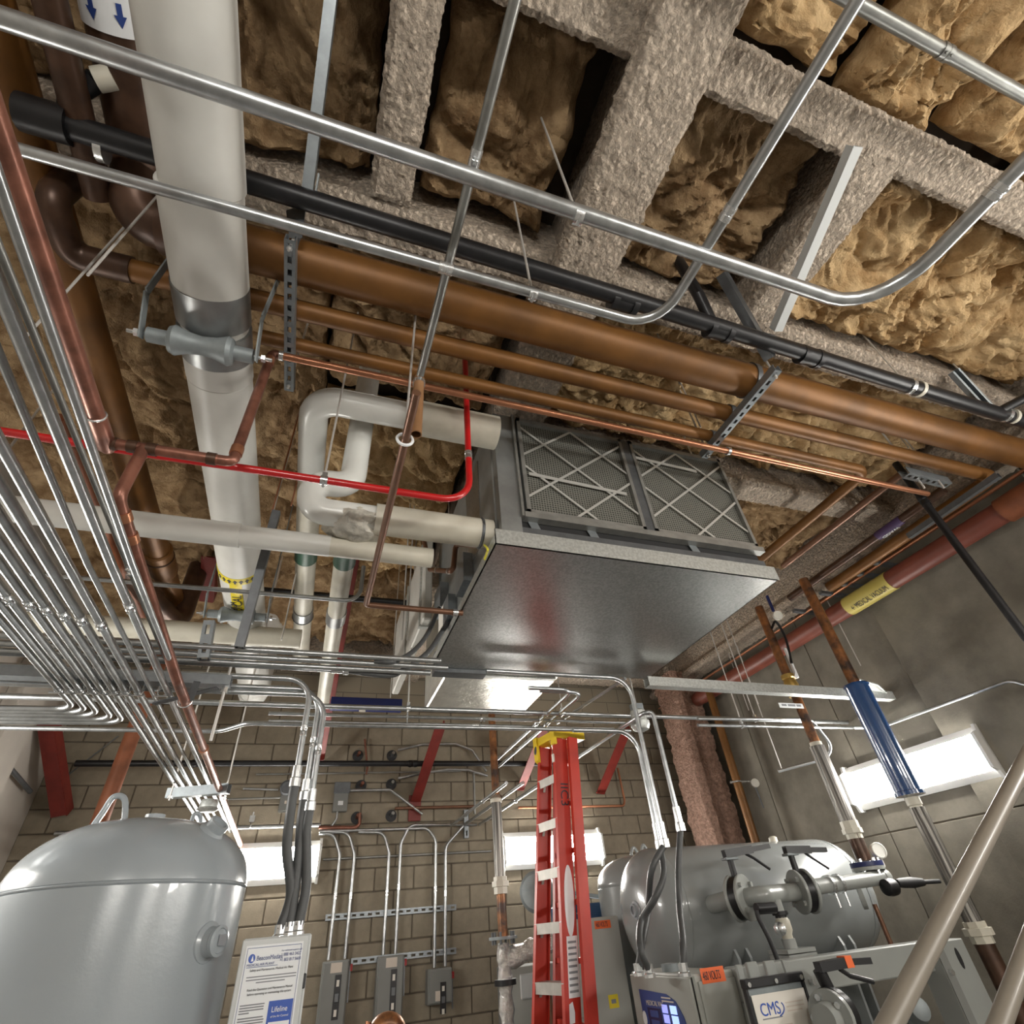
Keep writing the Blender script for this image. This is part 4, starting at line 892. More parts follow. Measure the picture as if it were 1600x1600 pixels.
a, b = Z(945,1062,3.02), Z(790,1168,3.02)
run('conduit', 'thin conduit slanting back from the filter unit to the ladder top', 'conduit', [Z(977,1060,3.05), Z(870,1130,3.02)], .012, 'emt', None, GM)
t_ = Z(310,1240,2.5); t = thing('rack_strut', 'grey strut trapeze carrying the left bank above the upright tank', 'strut', t_)
strut(Z(263,1240,2.53), Z(358,1232,2.53), UP, 'channel', 'strut_steel', parent=t, w=.06, slots=False)
for px in (268, 352):
    q = Z(px, 1238, 2.53); MB().cyl((q.x, q.y, 2.48), (q.x, q.y, ZTOP), .006, 8).build('rod', 'rod_steel', t); MB().cyl((q.x, q.y, 2.49), (q.x, q.y, 2.51), .018, 6).build('nut', 'bright_zinc', t)
q = Z(325,1262,2.45); MB().lathe(q+UP*.05, -UP, [(0, .05), (.02, .06), (.05, .06), (.06, .075), (.075, .05)], 16).build('round_box', 'galv_bright', t)
# ================================================================== back wall fittings
W = YB
def wy(px, py, off=0): return Y(px, py, W-off)
# three disconnect switches
def disconnect(label, pl, pr, zbot, two):
    a, b = wy(*pl, .13), wy(*pr, .13); t = thing('disconnect_switch', label, 'switch box', ((a.x+b.x)/2, W-.07, zbot), 'disconnect switches on the block wall')
    zt = (a.z+b.z)/2
    MB().rbox(a.x, b.x, W-.13, W, zbot, zt, .008).build('box', 'panel_grey', t, smooth=False)
    MB().rbox(a.x+.012, b.x-.012, W-.145, W-.13, zbot+.01, zt-.01, .004).build('cover', 'panel_grey', t, smooth=False)
    w_ = b.x-a.x; cx = a.x+w_*.62
    pl_ = MB().box(cx-.028, cx+.028, W-.151, W-.145, zt-.40*(1 if two else .8), zt-.10).build('switch_plate', 'black_plastic', t, smooth=False)
    H = .30*(1 if two else .8)
    MB().rbox(cx-.018, cx+.018, W-.165, W-.151, zt-.10-H*.62, zt-.10-H*.42, .004).build('lever', 'strut_dark', pl_, smooth=False)
    for k in (.12, .78): MB().box(cx-.012, cx+.012, W-.1525, W-.151, zt-.10-H*(k+.15), zt-.10-H*k).build('mark', 'paper', pl_, smooth=False)
    lz = zt-.01 if two else zbot+.10
    MB().box(a.x+w_*.3, a.x+w_*.72, W-.1475, W-.145, lz-.075, lz-.005).build('paper_label', 'label_pink', t, smooth=False)
    MB().bar((b.x+.012, W-.08, zt-.05), (b.x+.012, W-.10, zt-.3), .012, .012).build('handle', 'strut_dark', t, smooth=False)
    MB().cbox((b.x+.022, W-.08, zt-.06), .02, .02, .05).build('handle_grip', 'wire_red', t, smooth=False)
    return a, b
disconnect('grey switch box on the block wall, nearest the white sign panel', (505,1503), (547,1499), .75, True)
disconnect('grey switch box on the block wall, middle of the three', (591,1495), (632,1491), .75, True)
disconnect('small grey switch box on the block wall, right of the three', (669,1515), (706,1511), wy(668,1572,.13).z, False)
# conduits to them
GW = 'conduits down to the switch boxes'
o_ = .06
def wp_(pts, off=o_): return [wy(*p, off) for p in pts]
for (pts, lab_) in (([(499,1302),(522,1303),(531,1335),(515,1500)], 'wall conduit to the nearest switch box, left one'), ([(499,1299),(545,1301),(554,1335),(539,1498)], 'wall conduit to the nearest switch box, right one'),
    ([(560,1300),(600,1301),(608,1332),(598,1492)], 'wall conduit to the middle switch box, left one'), ([(745,1288),(640,1289),(626,1318),(621,1490)], 'wall conduit to the middle switch box, right one with a long top run'),
    ([(500,1299),(668,1294),(681,1312),(677,1512)], 'wall conduit to the small switch box, left one'), ([(724,1290),(696,1322),(694,1510)], 'wall conduit to the small switch box, right slanting one')):
    P_ = wp_(pts); P_[-1] = V3((P_[-2].x, P_[-2].y, P_[-1].z))
    run('conduit', lab_, 'conduit', P_, .0165, 'emt', .11, GW, couplings=[(len(P_)-2, .42)])
for (a, b, lab_) in (((508,1437),(712,1415),'slotted strut on the block wall above the switch boxes'), ((548,1504),(712,1484),'slotted strut on the block wall behind the switch boxes')):
    a, b = wy(*a, .022), wy(*b, .022); z_ = (a.z+b.z)/2
    strut((a.x, W-.022, z_), (b.x, W-.022, z_), V3((0,1,0)), 'wall_strut', 'strut_steel', lab_, 'strut', slots=True, w=.05, step=.075)
a, b = wy(505,1343,.02), wy(768,1333,.02); run('wall_rod', 'thin pipe along the block wall behind the switch conduits', 'pipe', [V3((a.x, W-.02, a.z)), V3((b.x, W-.02, a.z))], .012, 'emt_dull')
a = wy(728,1285,.03); strut((a.x, W-.03, wy(728,1310,.03).z), (a.x, W-.03, wy(728,1266,.03).z), V3((0,1,0)), 'wall_strut', 'strut_steel', 'short upright slotted strut on the block wall right of the switch conduits', 'strut', w=.05, step=.07)
# copper and conduit lines along the top of the wall
a, b = wy(375,1293,.06), wy(500,1297,.06)
run('conduit', 'conduit along the block wall above the left fixture', 'conduit', [V3((XL+.3, W-.06, a.z)), V3((b.x, W-.06, a.z))], .02, 'emt')
t = thing('pipe_strap', 'zinc strap on the conduit above the left fixture', 'strap', wy(392,1296,.06)); q = wy(392,1290,.06); MB().ring(q, XD, .028, .007).cyl(q, q+UP*.12, .01, 8).cbox(q+UP*.06, .05, .03, .06).build('strap', 'bright_zinc', t)
for (pts, r_, m_, lab_) in (
    ([(498,1293),(555,1293),(562,1288),(562,1270)], .018, 'copper_red', 'short copper elbow from the wall above the switch conduits'),
    ([(617,1263),(740,1260)], .016, 'copper_brown', 'copper line from the middle wall hole to the right'),
    ([(810,1262),(975,1259),(976,1250),(965,1200)], .014, 'copper_bright', 'bright copper line behind the red ladder ending in a riser'),
    ([(622,1216),(665,1207),(700,1202),(732,1203),(762,1212)], .016, 'emt', 'bent conduit arching from the middle wall hole'),
    ([(622,1172),(660,1163),(712,1162),(738,1172),(760,1205)], .014, 'emt', 'bent conduit arching from the upper wall hole'),
    ([(545,1235),(610,1234),(660,1272)], .016, 'emt', 'conduit from the small wall box slanting down right'),
    ([(740,1205),(742,1272)], .014, 'emt_dull', 'short upright conduit right of the arches'),
    ([(380,1232),(435,1234)], .012, 'emt', 'short conduit left of the round wall gauge'),
    ([(570,1155),(574,1200),(572,1210)], .012, 'copper_red', 'thin copper drop above the left wall hole'),
    ([(400,1210),(720,1205)], .010, 'emt_dull', 'thin tube along the block wall below the black pipe'),
    ([(320,1250),(445,1246)], .010, 'emt_dull', 'thin tube along the block wall above the tank')):
    run('wall_line', lab_, 'pipe', wp_(pts, .07), r_, m_, .06, 'pipes on the block wall')
t = bpy.data.objects['wall_line']
# wall penetrations
for i, (px, py, lab_) in enumerate(((559,1181,'top left'), (612,1181,'top right'), (564,1228,'middle left'), (611,1226,'middle right'), (557,1278,'lower left'), (611,1275,'lower right'))):
    q = wy(px, py, .0); t = thing('wall_sleeve', 'black round pipe hole in the block wall, %s of six' % lab_, 'wall sleeve', q, 'pipe holes in the block wall')
    MB().lathe((q.x, W-.004, q.z), -YD, [(0, .06), (.012, .06), (.012, .045), (.004, .044), (.004, .001)], 20).build('collar', 'black_rubber', t)
    MB().cyl((q.x, W+.02, q.z), (q.x+.01, W-.08, q.z+.015), .018, 12).build('pipe_end', 'copper_red' if i % 2 == 0 else 'emt', t)
# wall boxes
q = wy(450,1245,.06); t = thing('wall_box', 'grey wall box with a round gauge left of the sign hoses', 'wall box', (q.x, W-.04, q.z-.15))
a, b = wy(434,1268,.08), wy(461,1222,.08); MB().rbox(a.x, b.x, W-.08, W, a.z, b.z, .006).build('box', 'panel_grey', t, smooth=False); q = wy(449,1231,.09)
MB().lathe((q.x, W-.08, q.z), -YD, [(0, .075), (.03, .075), (.04, .06), (.035, .055)], 20).build('gauge', 'strut_dark', t); MB().box(a.x+.05, b.x-.05, W-.083, W-.08, a.z+.07, a.z+.10).build('plate', 'label_pink', t, smooth=False)
a, b = wy(519,1268,.08), wy(547,1222,.08); t = thing('wall_box', 'grey wall box with a white plate right of the sign hoses', 'wall box', ((a.x+b.x)/2, W-.04, a.z))
MB().rbox(a.x, b.x, W-.08, W, a.z, b.z, .006).build('box', 'panel_grey', t, smooth=False); MB().rbox(a.x-.01, b.x+.01, W-.10, W-.08, (a.z+b.z)/2+.03, b.z, .006).build('hood', 'strut_dark', t, smooth=False)
MB().box(a.x+.05, b.x-.05, W-.083, W-.08, a.z+.06, a.z+.10).build('plate', 'sign_white', t, smooth=False)
a = wy(527,1270,.06); run('wall_line', 'short bent tube below the right wall box', 'pipe', [V3((a.x, W-.06, a.z+.02)), V3((a.x, W-.06, a.z-.06)), V3((a.x-.07, W-.06, a.z-.16))], .012, 'emt', .05, 'pipes on the block wall')
# black pipe across the wall
a, b = wy(215,1193,.25), wy(846,1193,.25)
run('iron_pipe', 'black iron pipe crossing low before the block wall behind the ladder', 'pipe', [V3((XL+.3, W-.25, (a.z+b.z)/2)), V3((b.x+.4, W-.25, (a.z+b.z)/2))], .03, 'black_iron', couplings=[(0, .2), (0, .62)], cm='black_iron', cl=.1)
a, b = Y(390,920,4.3), Y(690,948,4.3)
run('iron_pipe', 'black iron pipe crossing behind the green labelled pipes', 'pipe', [V3((-.9, 4.3, (a.z+b.z)/2)), V3((.66, 4.3, (a.z+b.z)/2))], .03, 'black_iron')
a, b = Z(140,905,3.2), Z(560,940,3.2); 
run('conduit', 'thin conduit crossing under the yellow tape, curling up at its right end', 'conduit', [V3((XL+.02, a.y, 3.2)), V3((Z(562,938,3.2).x, b.y, 3.2)), V3((Z(562,938,3.2).x, b.y, 3.45))], .0125, 'emt', .09)
# red steel braces
def brace(label, pl, yl, pu, yu, w_=.09, m='red_steel', name='steel_brace'):
    a, b = Y(*pl, yl), Y(*pu, yu); d = (b-a).normalized(); s_ = d.cross(UP).normalized()*-1 if abs(d.z) < .98 else XD; s_ = XD; k = d.cross(s_).normalized()
    mb = MB(); t_ = .012
    mb.bar(a, b, w_, t_, k); mb.bar(a+s_*(w_/2)+k*w_/2, b+s_*(w_/2)+k*w_/2, t_, w_, k); o = mb.build(name, m, smooth=False); return tag(o, label, 'brace', 'red steel braces to the block wall')
brace('long dark red angle brace between the white duct and the green labelled pipes', (497,1190), 6.5, (552,870), 4.35, .11)
brace('dark red angle brace standing off the block wall above the middle switch box', (649,1252), 6.66, (688,1135), 5.9, .11)
brace('bright red angle brace on the block wall right of the ladder', (938,1240), 6.66, (980,1140), 5.95, .12)
brace('dark red brace behind the left side of the ladder top', (812,1235), 6.66, (850,1140), 5.95, .1)
brace('dark red brace in the far left corner', (92,1275), 6.6, (70,1130), 6.0, .12)
brace('dark red brace behind the thick white pipe', (322,940), 5.2, (326,870), 4.6, .12)
q = wy(648,1258,.01); o = MB().rbox(q.x-.07, q.x+.07, W-.02, W, q.z-.16, q.z+.1, .004).build('brace_plate', 'red_steel'); tag(o, 'dark red wall plate at the foot of the middle brace', 'plate')
# vertical brown pipes
a = Y(205,1130,5.5); zlo = zof(a.x, a.y, 1268)
run('drain_pipe', 'rust brown upright pipe behind the upright tank', 'pipe', [(a.x+.05, a.y, 3.9), (a.x, a.y, 0)], .06, 'rust_pipe', n=20)
a, b, c_ = Y(40,1190,5.2), Y(0,1130,4.6), Y(90,1240,6.2)
run('wall_line', 'slanting handrail pipe on the left wall', 'pipe', [V3((XL+.06, 4.2, X(0,1140,XL+.06).z)), V3((XL+.06, 6.4, X(60,1245,XL+.06).z))], .02, 'strut_dark', None, 'pipes on the block wall')
a, b = Y(90,1215,6.5), Y(210,1160,6.5); run('wall_line', 'thin wire slanting in the far left corner', 'cable', [wy(75,1235,.05), wy(185,1150,.05)], .006, 'strut_dark', None)
# ---- upright flexible line with foil in the centre
cy = 5.2; a = Y(770,1150,cy); zz = lambda py: zof(a.x, cy, py)
t = thing('flexible_pipe', 'upright pipe line with braided hose and foil wrap left of the ladder', 'pipe', (a.x, cy, 0))
MB().cyl((a.x, cy, ZTOP-.2), (a.x, cy, zz(1245)), .036, 16).build('upper_pipe', 'copper_mottled', t)
MB().lathe((a.x, cy, zz(1243)), -UP, [(0, .04), (0, .055), (.06, .055), (.06, .045)], 12).build('collar', 'cream_jacket', t)
MB().cyl((a.x, cy, zz(1250)), (a.x, cy, zz(1372)), .046, 18).build('braided_hose', 'braid', t)
MB().lathe((a.x, cy, zz(1370)), -UP, [(0, .045), (0, .06), (.03, .06), (.032, .075), (.07, .075), (.072, .06), (.12, .06), (.12, .04)], 8).build('union', 'cream_jacket', t)
MB().cyl((a.x, cy, zz(1390)), (a.x, cy, zz(1466)), .040, 16).build('lower_pipe', 'copper_mottled', t)
MB().lathe((a.x, cy, zz(1463)), -UP, [(0, .05), (0, .115), (.02, .115), (.02, .05)], 20).build('flange', 'cast_grey', t)
for k in range(6):
    an = k*math.pi/3; p_ = V3((a.x+.09*math.cos(an), cy+.09*math.sin(an), zz(1463))); MB().cyl(p_+UP*.03, p_-UP*.05, .01, 6).build('bolt', 'strut_dark', t)
MB().tube([(a.x, cy, zz(1468)-.02+.02*0-k*.05) for k in range(24)], [.055+.008*((k*7) % 3-1) for k in range(24)], 14).build('foil_wrap', 'foil_wrap', t)
z_ = zz(1500); MB().tube([(a.x+.02+.05*k, cy-.03*k*.4, z_+.012*k) for k in range(9)], [.07+.008*((k*5) % 3-1) for k in range(9)], 14).build('foil_branch', 'foil_wrap', t)
MB().lathe((a.x, cy, zz(1530)), -UP, [(0, .05), (0, .085), (.035, .085), (.035, .05)], 18).build('black_flange', 'black_iron', t)
MB().cyl((a.x, cy, .02), (a.x, cy, .5), .05, 14).build('floor_pipe', 'copper_dark', t)
# copper elbow at the bottom edge
q = Y(605,1592,5.0); t = thing('pipe_elbow', 'dark copper elbow peeking up at the bottom edge below the switch boxes', 'pipe fitting', (q.x, q.y, 0))
MB().tube([(q.x-.08, q.y, 0.02), (q.x-.08, q.y, q.z-.02), (q.x+.08, q.y, q.z-.02), (q.x+.08, q.y, .02)], .06, 18, .075).build('elbow', 'copper_mottled', t)
MB().cyl((q.x-.15, q.y, q.z-.09), (q.x-.125, q.y, q.z+.0), .02, 10).build('bright_tip', 'copper_bright', t)

# white pipe crossing far back behind the thick white one
a, b = Z(160,978,3.55), Z(470,1000,3.55)
run('insulated_pipe', 'white pipe crossing far back behind the thick white pipe above the rack', 'pipe', [V3((XL+.02, a.y, 3.55)), V3((b.x, a.y, 3.55))], .075, 'cream_jacket', n=18)
# ================================================================== red stepladder
LA1, LA2 = Y(831,1590,4.45), Y(841,1180,4.40); LB1, LB2 = Y(883,1590,4.08), Y(867,1180,4.13)
def at_z(p, q, z_): return p+(q-p)*((z_-p.z)/(q.z-p.z))
ztl = Y(868,1160,4.25).z
ss = (at_z(LB1, LB2, 2)-at_z(LA1, LA2, 2)); ss.z = 0; ss.normalize(); vv = V3((-ss.y, ss.x, 0))
lad = thing('stepladder', 'tall red fiberglass stepladder with yellow top, folded upright', 'ladder', at_z(LA1, LA2, 0))
def rail(p, q, side, wv, name='front_rail'):
    """C-channel: web faces along ss, flanges turn towards side*ss"""
    a, b = at_z(p, q, .0), at_z(p, q, ztl); mb = MB(); d = (b-a).normalized(); th = .005
    mb.bar(a+vv*wv/2, b+vv*wv/2, th, wv, vv)
    for k in (0.003, wv-.003): mb.bar(a+vv*k+ss*side*.014, b+vv*k+ss*side*.014, .03, .006, vv)
    return mb.build(name, 'ladder_red', lad, smooth=False)
WV = .12
rail(LA1, LA2, 1, WV); nr = rail(LB1, LB2, -1, WV)
RA1, RA2 = LA1+vv*.165, LA2+vv*.15; RB1, RB2 = Y(917,1590,4.0), Y(890,1180,4.09)
rail(RA1, RA2, 1, .10, 'rear_rail'); rail(RB1, RB2, -1, .085, 'rear_rail')
zs = Y(840,1222,4.4).z
for k in range(8):
    z_ = zs-.305*k
    if z_ < .15: break
    a, b = at_z(LA1, LA2, z_), at_z(LB1, LB2, z_); mb = MB()
    mb.bar(a+vv*.06, b+vv*.06, .12, .006); mb.bar(a+vv*.004-UP*.026, b+vv*.004-UP*.026, .006, .06)
    s_ = mb.build('step', 'ladder_step', lad, smooth=False)
    for (p_, g) in ((a, 1), (b, -1)): MB().bar(p_+ss*g*.045+vv*.05-UP*.004, p_+ss*g*.006+vv*.05-UP*.075, .02, .004).build('step_brace', 'ladder_step', s_, smooth=False)
    a, b = at_z(RA1, RA2, z_+.1), at_z(RB1, RB2, z_+.1)
    MB().bar(a+vv*.03, b+vv*.03, .03, .03).build('rear_bar', 'ladder_red', lad, smooth=False)
# yellow top cap
A, B = at_z(LA1, LA2, ztl), at_z(LB1, LB2, ztl); L_ = (B-A).length
cp = MB(); o0 = A-ss*.03-vv*.02
cp.prism([o0, o0+vv*.30, o0+vv*.30+UP*.06, o0+UP*.06], ss*(L_+.06))
cp.prism([o0-vv*.012+UP*.07, o0-vv*.012-UP*.11, o0+vv*.012-UP*.13, o0+vv*.012+UP*.07], ss*.055)
cp.prism([o0-vv*.012+UP*.07+ss*(L_+.005), o0-vv*.012-UP*.05+ss*(L_+.005), o0+vv*.012-UP*.05+ss*(L_+.005), o0+vv*.012+UP*.07+ss*(L_+.005)], ss*.055)
cap = cp.build('top_cap', 'ladder_yellow', lad, smooth=False)
c = o0-vv*.013+ss*.028-UP*.03; MB().prism([c+ss*.020*math.cos(i*.393)+UP*(.030*math.sin(i*.393)+.012*math.cos(i*.393)) for i in range(16)], -vv*.001).build('oval_mark', 'ink', cap, smooth=False)
def on_web(z_, d, out=.0035): return at_z(LB1, LB2, z_)+vv*d+ss*out
def webdir(): return (at_z(LB1, LB2, 2)-at_z(LB1, LB2, 1)).normalized()
wd = webdir()
c = on_web(zof(*on_web(1.9, .07)[:2], 1405), .07); pts = [c+vv*.040*math.cos(2*math.pi*i/24)+wd*.20*math.sin(2*math.pi*i/24) for i in range(24)]
MB().prism(pts, ss*.001).build('oval_sticker', 'sign_white', lad, smooth=False)
zl = zof(*on_web(1.4, .045)[:2], 1510); c = on_web(zl, .075); MB().prism([c-vv*.042-wd*.15, c+vv*.042-wd*.15, c+vv*.042+wd*.15, c-vv*.042+wd*.15], ss*.001).build('text_sticker', 'sign_white', lad, smooth=False)
for k in range(9): q = c+wd*(.125-.03*k)+ss*.0012; MB().prism([q-vv*.034, q+vv*.032, q+vv*.032-wd*.012, q-vv*.034-wd*.012], ss*.0006).build('print_line', 'ink_grey', lad, smooth=False)
zl = zof(*on_web(1.2, .045)[:2], 1583); c = on_web(zl, .05); MB().prism([c-vv*.02-wd*.05, c+vv*.02-wd*.045, c+vv*.022+wd*.0, c+vv*.008+wd*.05, c-vv*.018+wd*.04], ss*.001).build('sticker', 'sign_white', lad, smooth=False)
lettering('IIC3', on_web(zof(*on_web(2.3, .045)[:2], 1222), .04), -wd, vv, .10, 'ink', lad)
c = on_web(zof(*on_web(2.5, .0)[:2], 1180), -.025, -.05)
MB().cbox(on_web(ztl-.15, -.004, -.02), .012, .03, .06).build('paper_tag', 'paper', lad, smooth=False)
for k in range(14):
    z_ = .3+k*.17
    for P_ in ((LB1, LB2),): MB().cyl(at_z(*P_, z_)+vv*.130+ss*.001, at_z(*P_, z_)+vv*.130+ss*.006, .005, 6).build('rivet', 'ladder_step', lad)
# ================================================================== upright grey tank on the left
TX, TY, TR = -.672, 3.175, .46
zdome = Y(200,1284,TY).z; hd = .27; zse = zdome-hd
tk = thing('pressure_tank', 'upright glossy grey pressure tank at the lower left', 'tank', (TX, TY, 0))
prof = [(0, .02)]
sh = [(.30, TR*.55), (.34, TR*.85), (.42, TR*.985), (.50, TR), (zse-.012, TR), (zse-.008, TR-.004), (zse, TR-.004), (zse+.004, TR)]
sh += [(zse+.004+hd*math.sin(a_)*.985, TR*max(.0, math.cos(a_))**.82) for a_ in [math.radians(4+5*k) for k in range(18)]]
MB().lathe((TX, TY, 0), UP, sh, 72).build('shell', 'tank_grey', tk)
MB().ring((TX, TY, zse-.003), UP, TR-.002, .005, 72, 6).build('weld_seam', 'tank_grey', tk)
for an in (45, 135, 225, 315):
    p_ = V3((TX+.36*math.cos(math.radians(an)), TY+.36*math.sin(math.radians(an)), 0)); MB().bar(p_, p_+UP*.5, .08, .08).cbox(p_+UP*.006, .15, .15, .012).build('leg', 'tank_grey', tk, smooth=False)
def dome_z(x_, y_):
    r_ = math.hypot(x_-TX, y_-TY)/TR; c_ = min(1, r_)**(1/.82); return zse+hd*math.sqrt(max(0, 1-c_*c_))
def lug(px, py, ydep, w_, h_, ang, nm='lifting_lug', rr=.013):
    p_ = Y(px, py, ydep); p_.z = dome_z(p_.x, p_.y)-.02; d_ = V3((math.cos(ang), math.sin(ang), 0))
    MB().tube(smooth_path([p_-d_*w_/2, p_-d_*w_*.32+UP*h_*.55, p_-d_*.02+UP*h_, p_+d_*w_*.22+UP*h_*.9, p_+d_*w_*.5-UP*.0], 7), rr, 10).build(nm, 'tank_grey', tk)
lug(170,1290,3.15,.125,.13,.1); lug(303,1296,3.35,.09,.10,.9, rr=.010)
p_ = Y(240,1284,TY); MB().lathe((p_.x, p_.y, dome_z(p_.x, p_.y)-.02), UP, [(0, .05), (.03, .05), (.032, .042), (.045, .042)], 20).build('top_plug', 'tank_grey', tk)
p_ = Y(327,1318,2.98); q = V3((p_.x, p_.y, dome_z(p_.x, p_.y))); n_ = V3((p_.x-TX, p_.y-TY, .35)).normalized()
MB().lathe(q-n_*.03, n_, [(0, .06), (.03, .06), (.045, .045), (.075, .045), (.075, .032), (.06, .03), (.06, .001)], 22).build('nozzle', 'tank_grey', tk)
an = math.radians(-62); rim = None
best = min(range(-900, 0, 3), key=lambda k: abs((lambda v_: ((RC.T @ (np.array((TX+TR*math.cos(k/10*math.pi/180), TY+TR*math.sin(k/10*math.pi/180), 1.62))-EYE))[0]/-(RC.T @ (np.array((TX+TR*math.cos(k/10*math.pi/180), TY+TR*math.sin(k/10*math.pi/180), 1.62))-EYE))[2])*FOC+800)(0)-320))
an = math.radians(best/10); n_ = V3((math.cos(an), math.sin(an), 0)); q = V3((TX, TY, 0))+n_*TR; q.z = zof(q.x, q.y, 1472)
MB().lathe(q-n_*.01, n_, [(0, .07), (.012, .066), (.02, .05), (.045, .046), (.05, .05), (.065, .05), (.068, .04), (.064, .038), (.064, .001)], 24).build('sight_plug', 'tank_grey', tk)
MB().box(q.x+n_.x*.066-.012, q.x+n_.x*.066+.014, q.y+n_.y*.066-.004, q.y+n_.y*.066+.002, q.z-.015, q.z+.02).build('plug_mark', 'ink_grey', tk, smooth=False)
# ================================================================== sign panel
a, b = Y(380,1469,PY), Y(483,1460,PY); zt_p = (a.z+b.z)/2; x0, x1 = a.x, b.x; zb_p = .75; wdt = x1-x0
sp_ = thing('electrical_enclosure', 'pale grey control box with white instruction sign beside the upright tank', 'control panel', ((x0+x1)/2, PY+.08, 0))
MB().rbox(x0, x1+.012, PY+.03, PY+.16, zb_p, zt_p+.004, .006).build('box', 'panel_light', sp_, smooth=False)
MB().rbox(x0, x1, PY, PY+.022, zb_p+.005, zt_p, .003).build('door', 'panel_light', sp_, smooth=False)
MB().box(x1-.012, x1-.004, PY+.02, PY+.032, zb_p+.01, zt_p-.01).build('door_gap', 'dark_cavity', sp_, smooth=False)
for z_ in (zt_p-.12, zt_p-.45): MB().rbox(x1-.002, x1+.010, PY+.006, PY+.04, z_-.045, z_, .003).build('hinge', 'black_plastic', sp_, smooth=False)
MB().bar((x0+wdt/2, PY+.1, 0), (x0+wdt/2, PY+.1, zb_p), .08, .06).cbox((x0+wdt/2, PY+.1, .01), .3, .3, .02).build('stand', 'strut_steel', sp_, smooth=False)
fy_ = PY-.0015; u_ = wdt/100.                          # sign units: 100 across the door
def sx(v): return x0+v*u_
def sz(v): return zt_p-v*u_
def rect(c0, r0, c1, r1, m_, nm, par, lift=0.): return MB().box(sx(c0), sx(c1), fy_-.0008-lift, fy_-lift+.0004, sz(r1), sz(r0)).build(nm, m_, par, smooth=False)
sign = rect(7, 8, 93, 240, 'sign_white', 'sign', sp_)
for (c0, r0, c1, r1) in ((9.5, 11, 90.5, 11.6), (9.5, 11, 10.1, 236), (89.9, 11, 90.5, 236)): rect(c0, r0, c1, r1, 'ink_blue', 'border_line', sign, .001)
pts = [V3((sx(18+5*math.cos(2*math.pi*i/20)), fy_-.002, sz(24+5.6*math.sin(2*math.pi*i/20)))) for i in range(20)]; MB().prism(pts, (0, .001, 0)).build('logo', 'label_blue', sign, smooth=False)
MB().prism([V3((sx(17), fy_-.0026, sz(27.5))), V3((sx(21), fy_-.0026, sz(27.5))), V3((sx(19), fy_-.0026, sz(20)))], (0, .0005, 0)).build('logo_mark', 'sign_white', sign, smooth=False)
def wr_(s_, c0, r0, size, m_='ink', al='LEFT', sq=1.): lettering(s_, V3((sx(c0), fy_-.0012, sz(r0))), XD, UP, size*u_, m_, sign, al, 'print', sq)
wr_('BeaconMed\u00e6s', 25, 27, 8.2, 'ink_blue', sq=.82)
wr_('For technical support call', 61, 18.6, 3.0, 'ink_blue'); wr_('1 888 463 3427', 61, 24.5, 5.6, 'ink_blue', sq=.85); wr_('+1 803 817 5600', 60, 31, 5.6, 'ink_blue', sq=.82)
wr_('MEDICAL AIR PLANT', 12, 33.5, 4.4, 'ink_blue'); rect(12, 34.6, 58, 35.2, 'ink_blue', 'rule', sign, .001)
wr_('Safety and Maintenance, Medical Air Plant', 50, 40, 4.2, 'ink', 'CENTER', .9)
for r0 in (46, 49.5, 53): rect(15 if r0 < 53 else 30, r0, 88 if r0 < 53 else 72, r0+1.3, 'ink_grey', 'print_line', sign, .001)
wr_('Read the Operation and Maintenance Manual', 52, 63, 4.0, 'ink', 'CENTER', .9); wr_('before operating or maintaining this system', 52, 68, 4.0, 'ink', 'CENTER', .9)
rr = random.Random(5); r0 = 78
while r0 < 228:
    if rr.random() < .18: rect(13, r0, 13+rr.uniform(8, 22), r0+1.5, 'ink_grey', 'print_line', sign, .001); r0 += 5.6
    else: rect(13, r0, 50-rr.uniform(0, 3), r0+1.5, 'ink_grey', 'print_line', sign, .001); r0 += 3.0
bl = rect(54, 77, 89, 236, 'label_blue', 'blue_block', sign, .001)
lettering('Lifeline', V3((sx(59), fy_-.0022, sz(90))), XD, UP, 9*u_, 'sign_white', bl, 'LEFT', 'print', .9)
lettering('of the Air Control', V3((sx(59), fy_-.0022, sz(96))), XD, UP, 3.4*u_, 'sign_white', bl, 'LEFT', 'print')
for (c0, c1, r0) in ((57, 87, 101), (57, 71, 110), (73, 87, 110), (57, 87, 119), (57, 87, 128), (57, 71, 137), (77, 87, 137), (57, 66, 146), (68, 78, 146), (79, 87, 146), (57, 87, 155), (57, 87, 164), (57, 87, 173)): rect(c0, r0, c1, r0+5.2, 'sign_white', 'form_field', bl, .002)
# ================================================================== guard rail in the right foreground
g0, g1 = Y(1390,1600,1.3), Y(1614,1165,1.3); gd = (g1-g0).normalized(); h0, h1 = Y(1562,1600,1.3), Y(1625,1440,1.3)
gr = thing('guard_rail', 'tan painted tube guard rail slanting through the lower right foreground', 'railing', (2, 1.3, 0))
rg = .0235
e0, e1 = g0-gd*.55, g1+gd*.55; f0 = h0-gd*.9; f1 = h0+gd*1.25
MB().tube([V3((e0.x, 1.3, 0)), e0, e1, V3((e1.x, 1.3, 0))], rg, 20, .1).build('top_rail', 'rail_paint', gr)
MB().tube([V3((e0.x+.0, 1.3, h0.z+(e0.x-h0.x)*gd.z/gd.x)), V3((e1.x, 1.3, h0.z+(e1.x-h0.x)*gd.z/gd.x))], rg*.92, 20).build('mid_rail', 'rail_paint', gr)
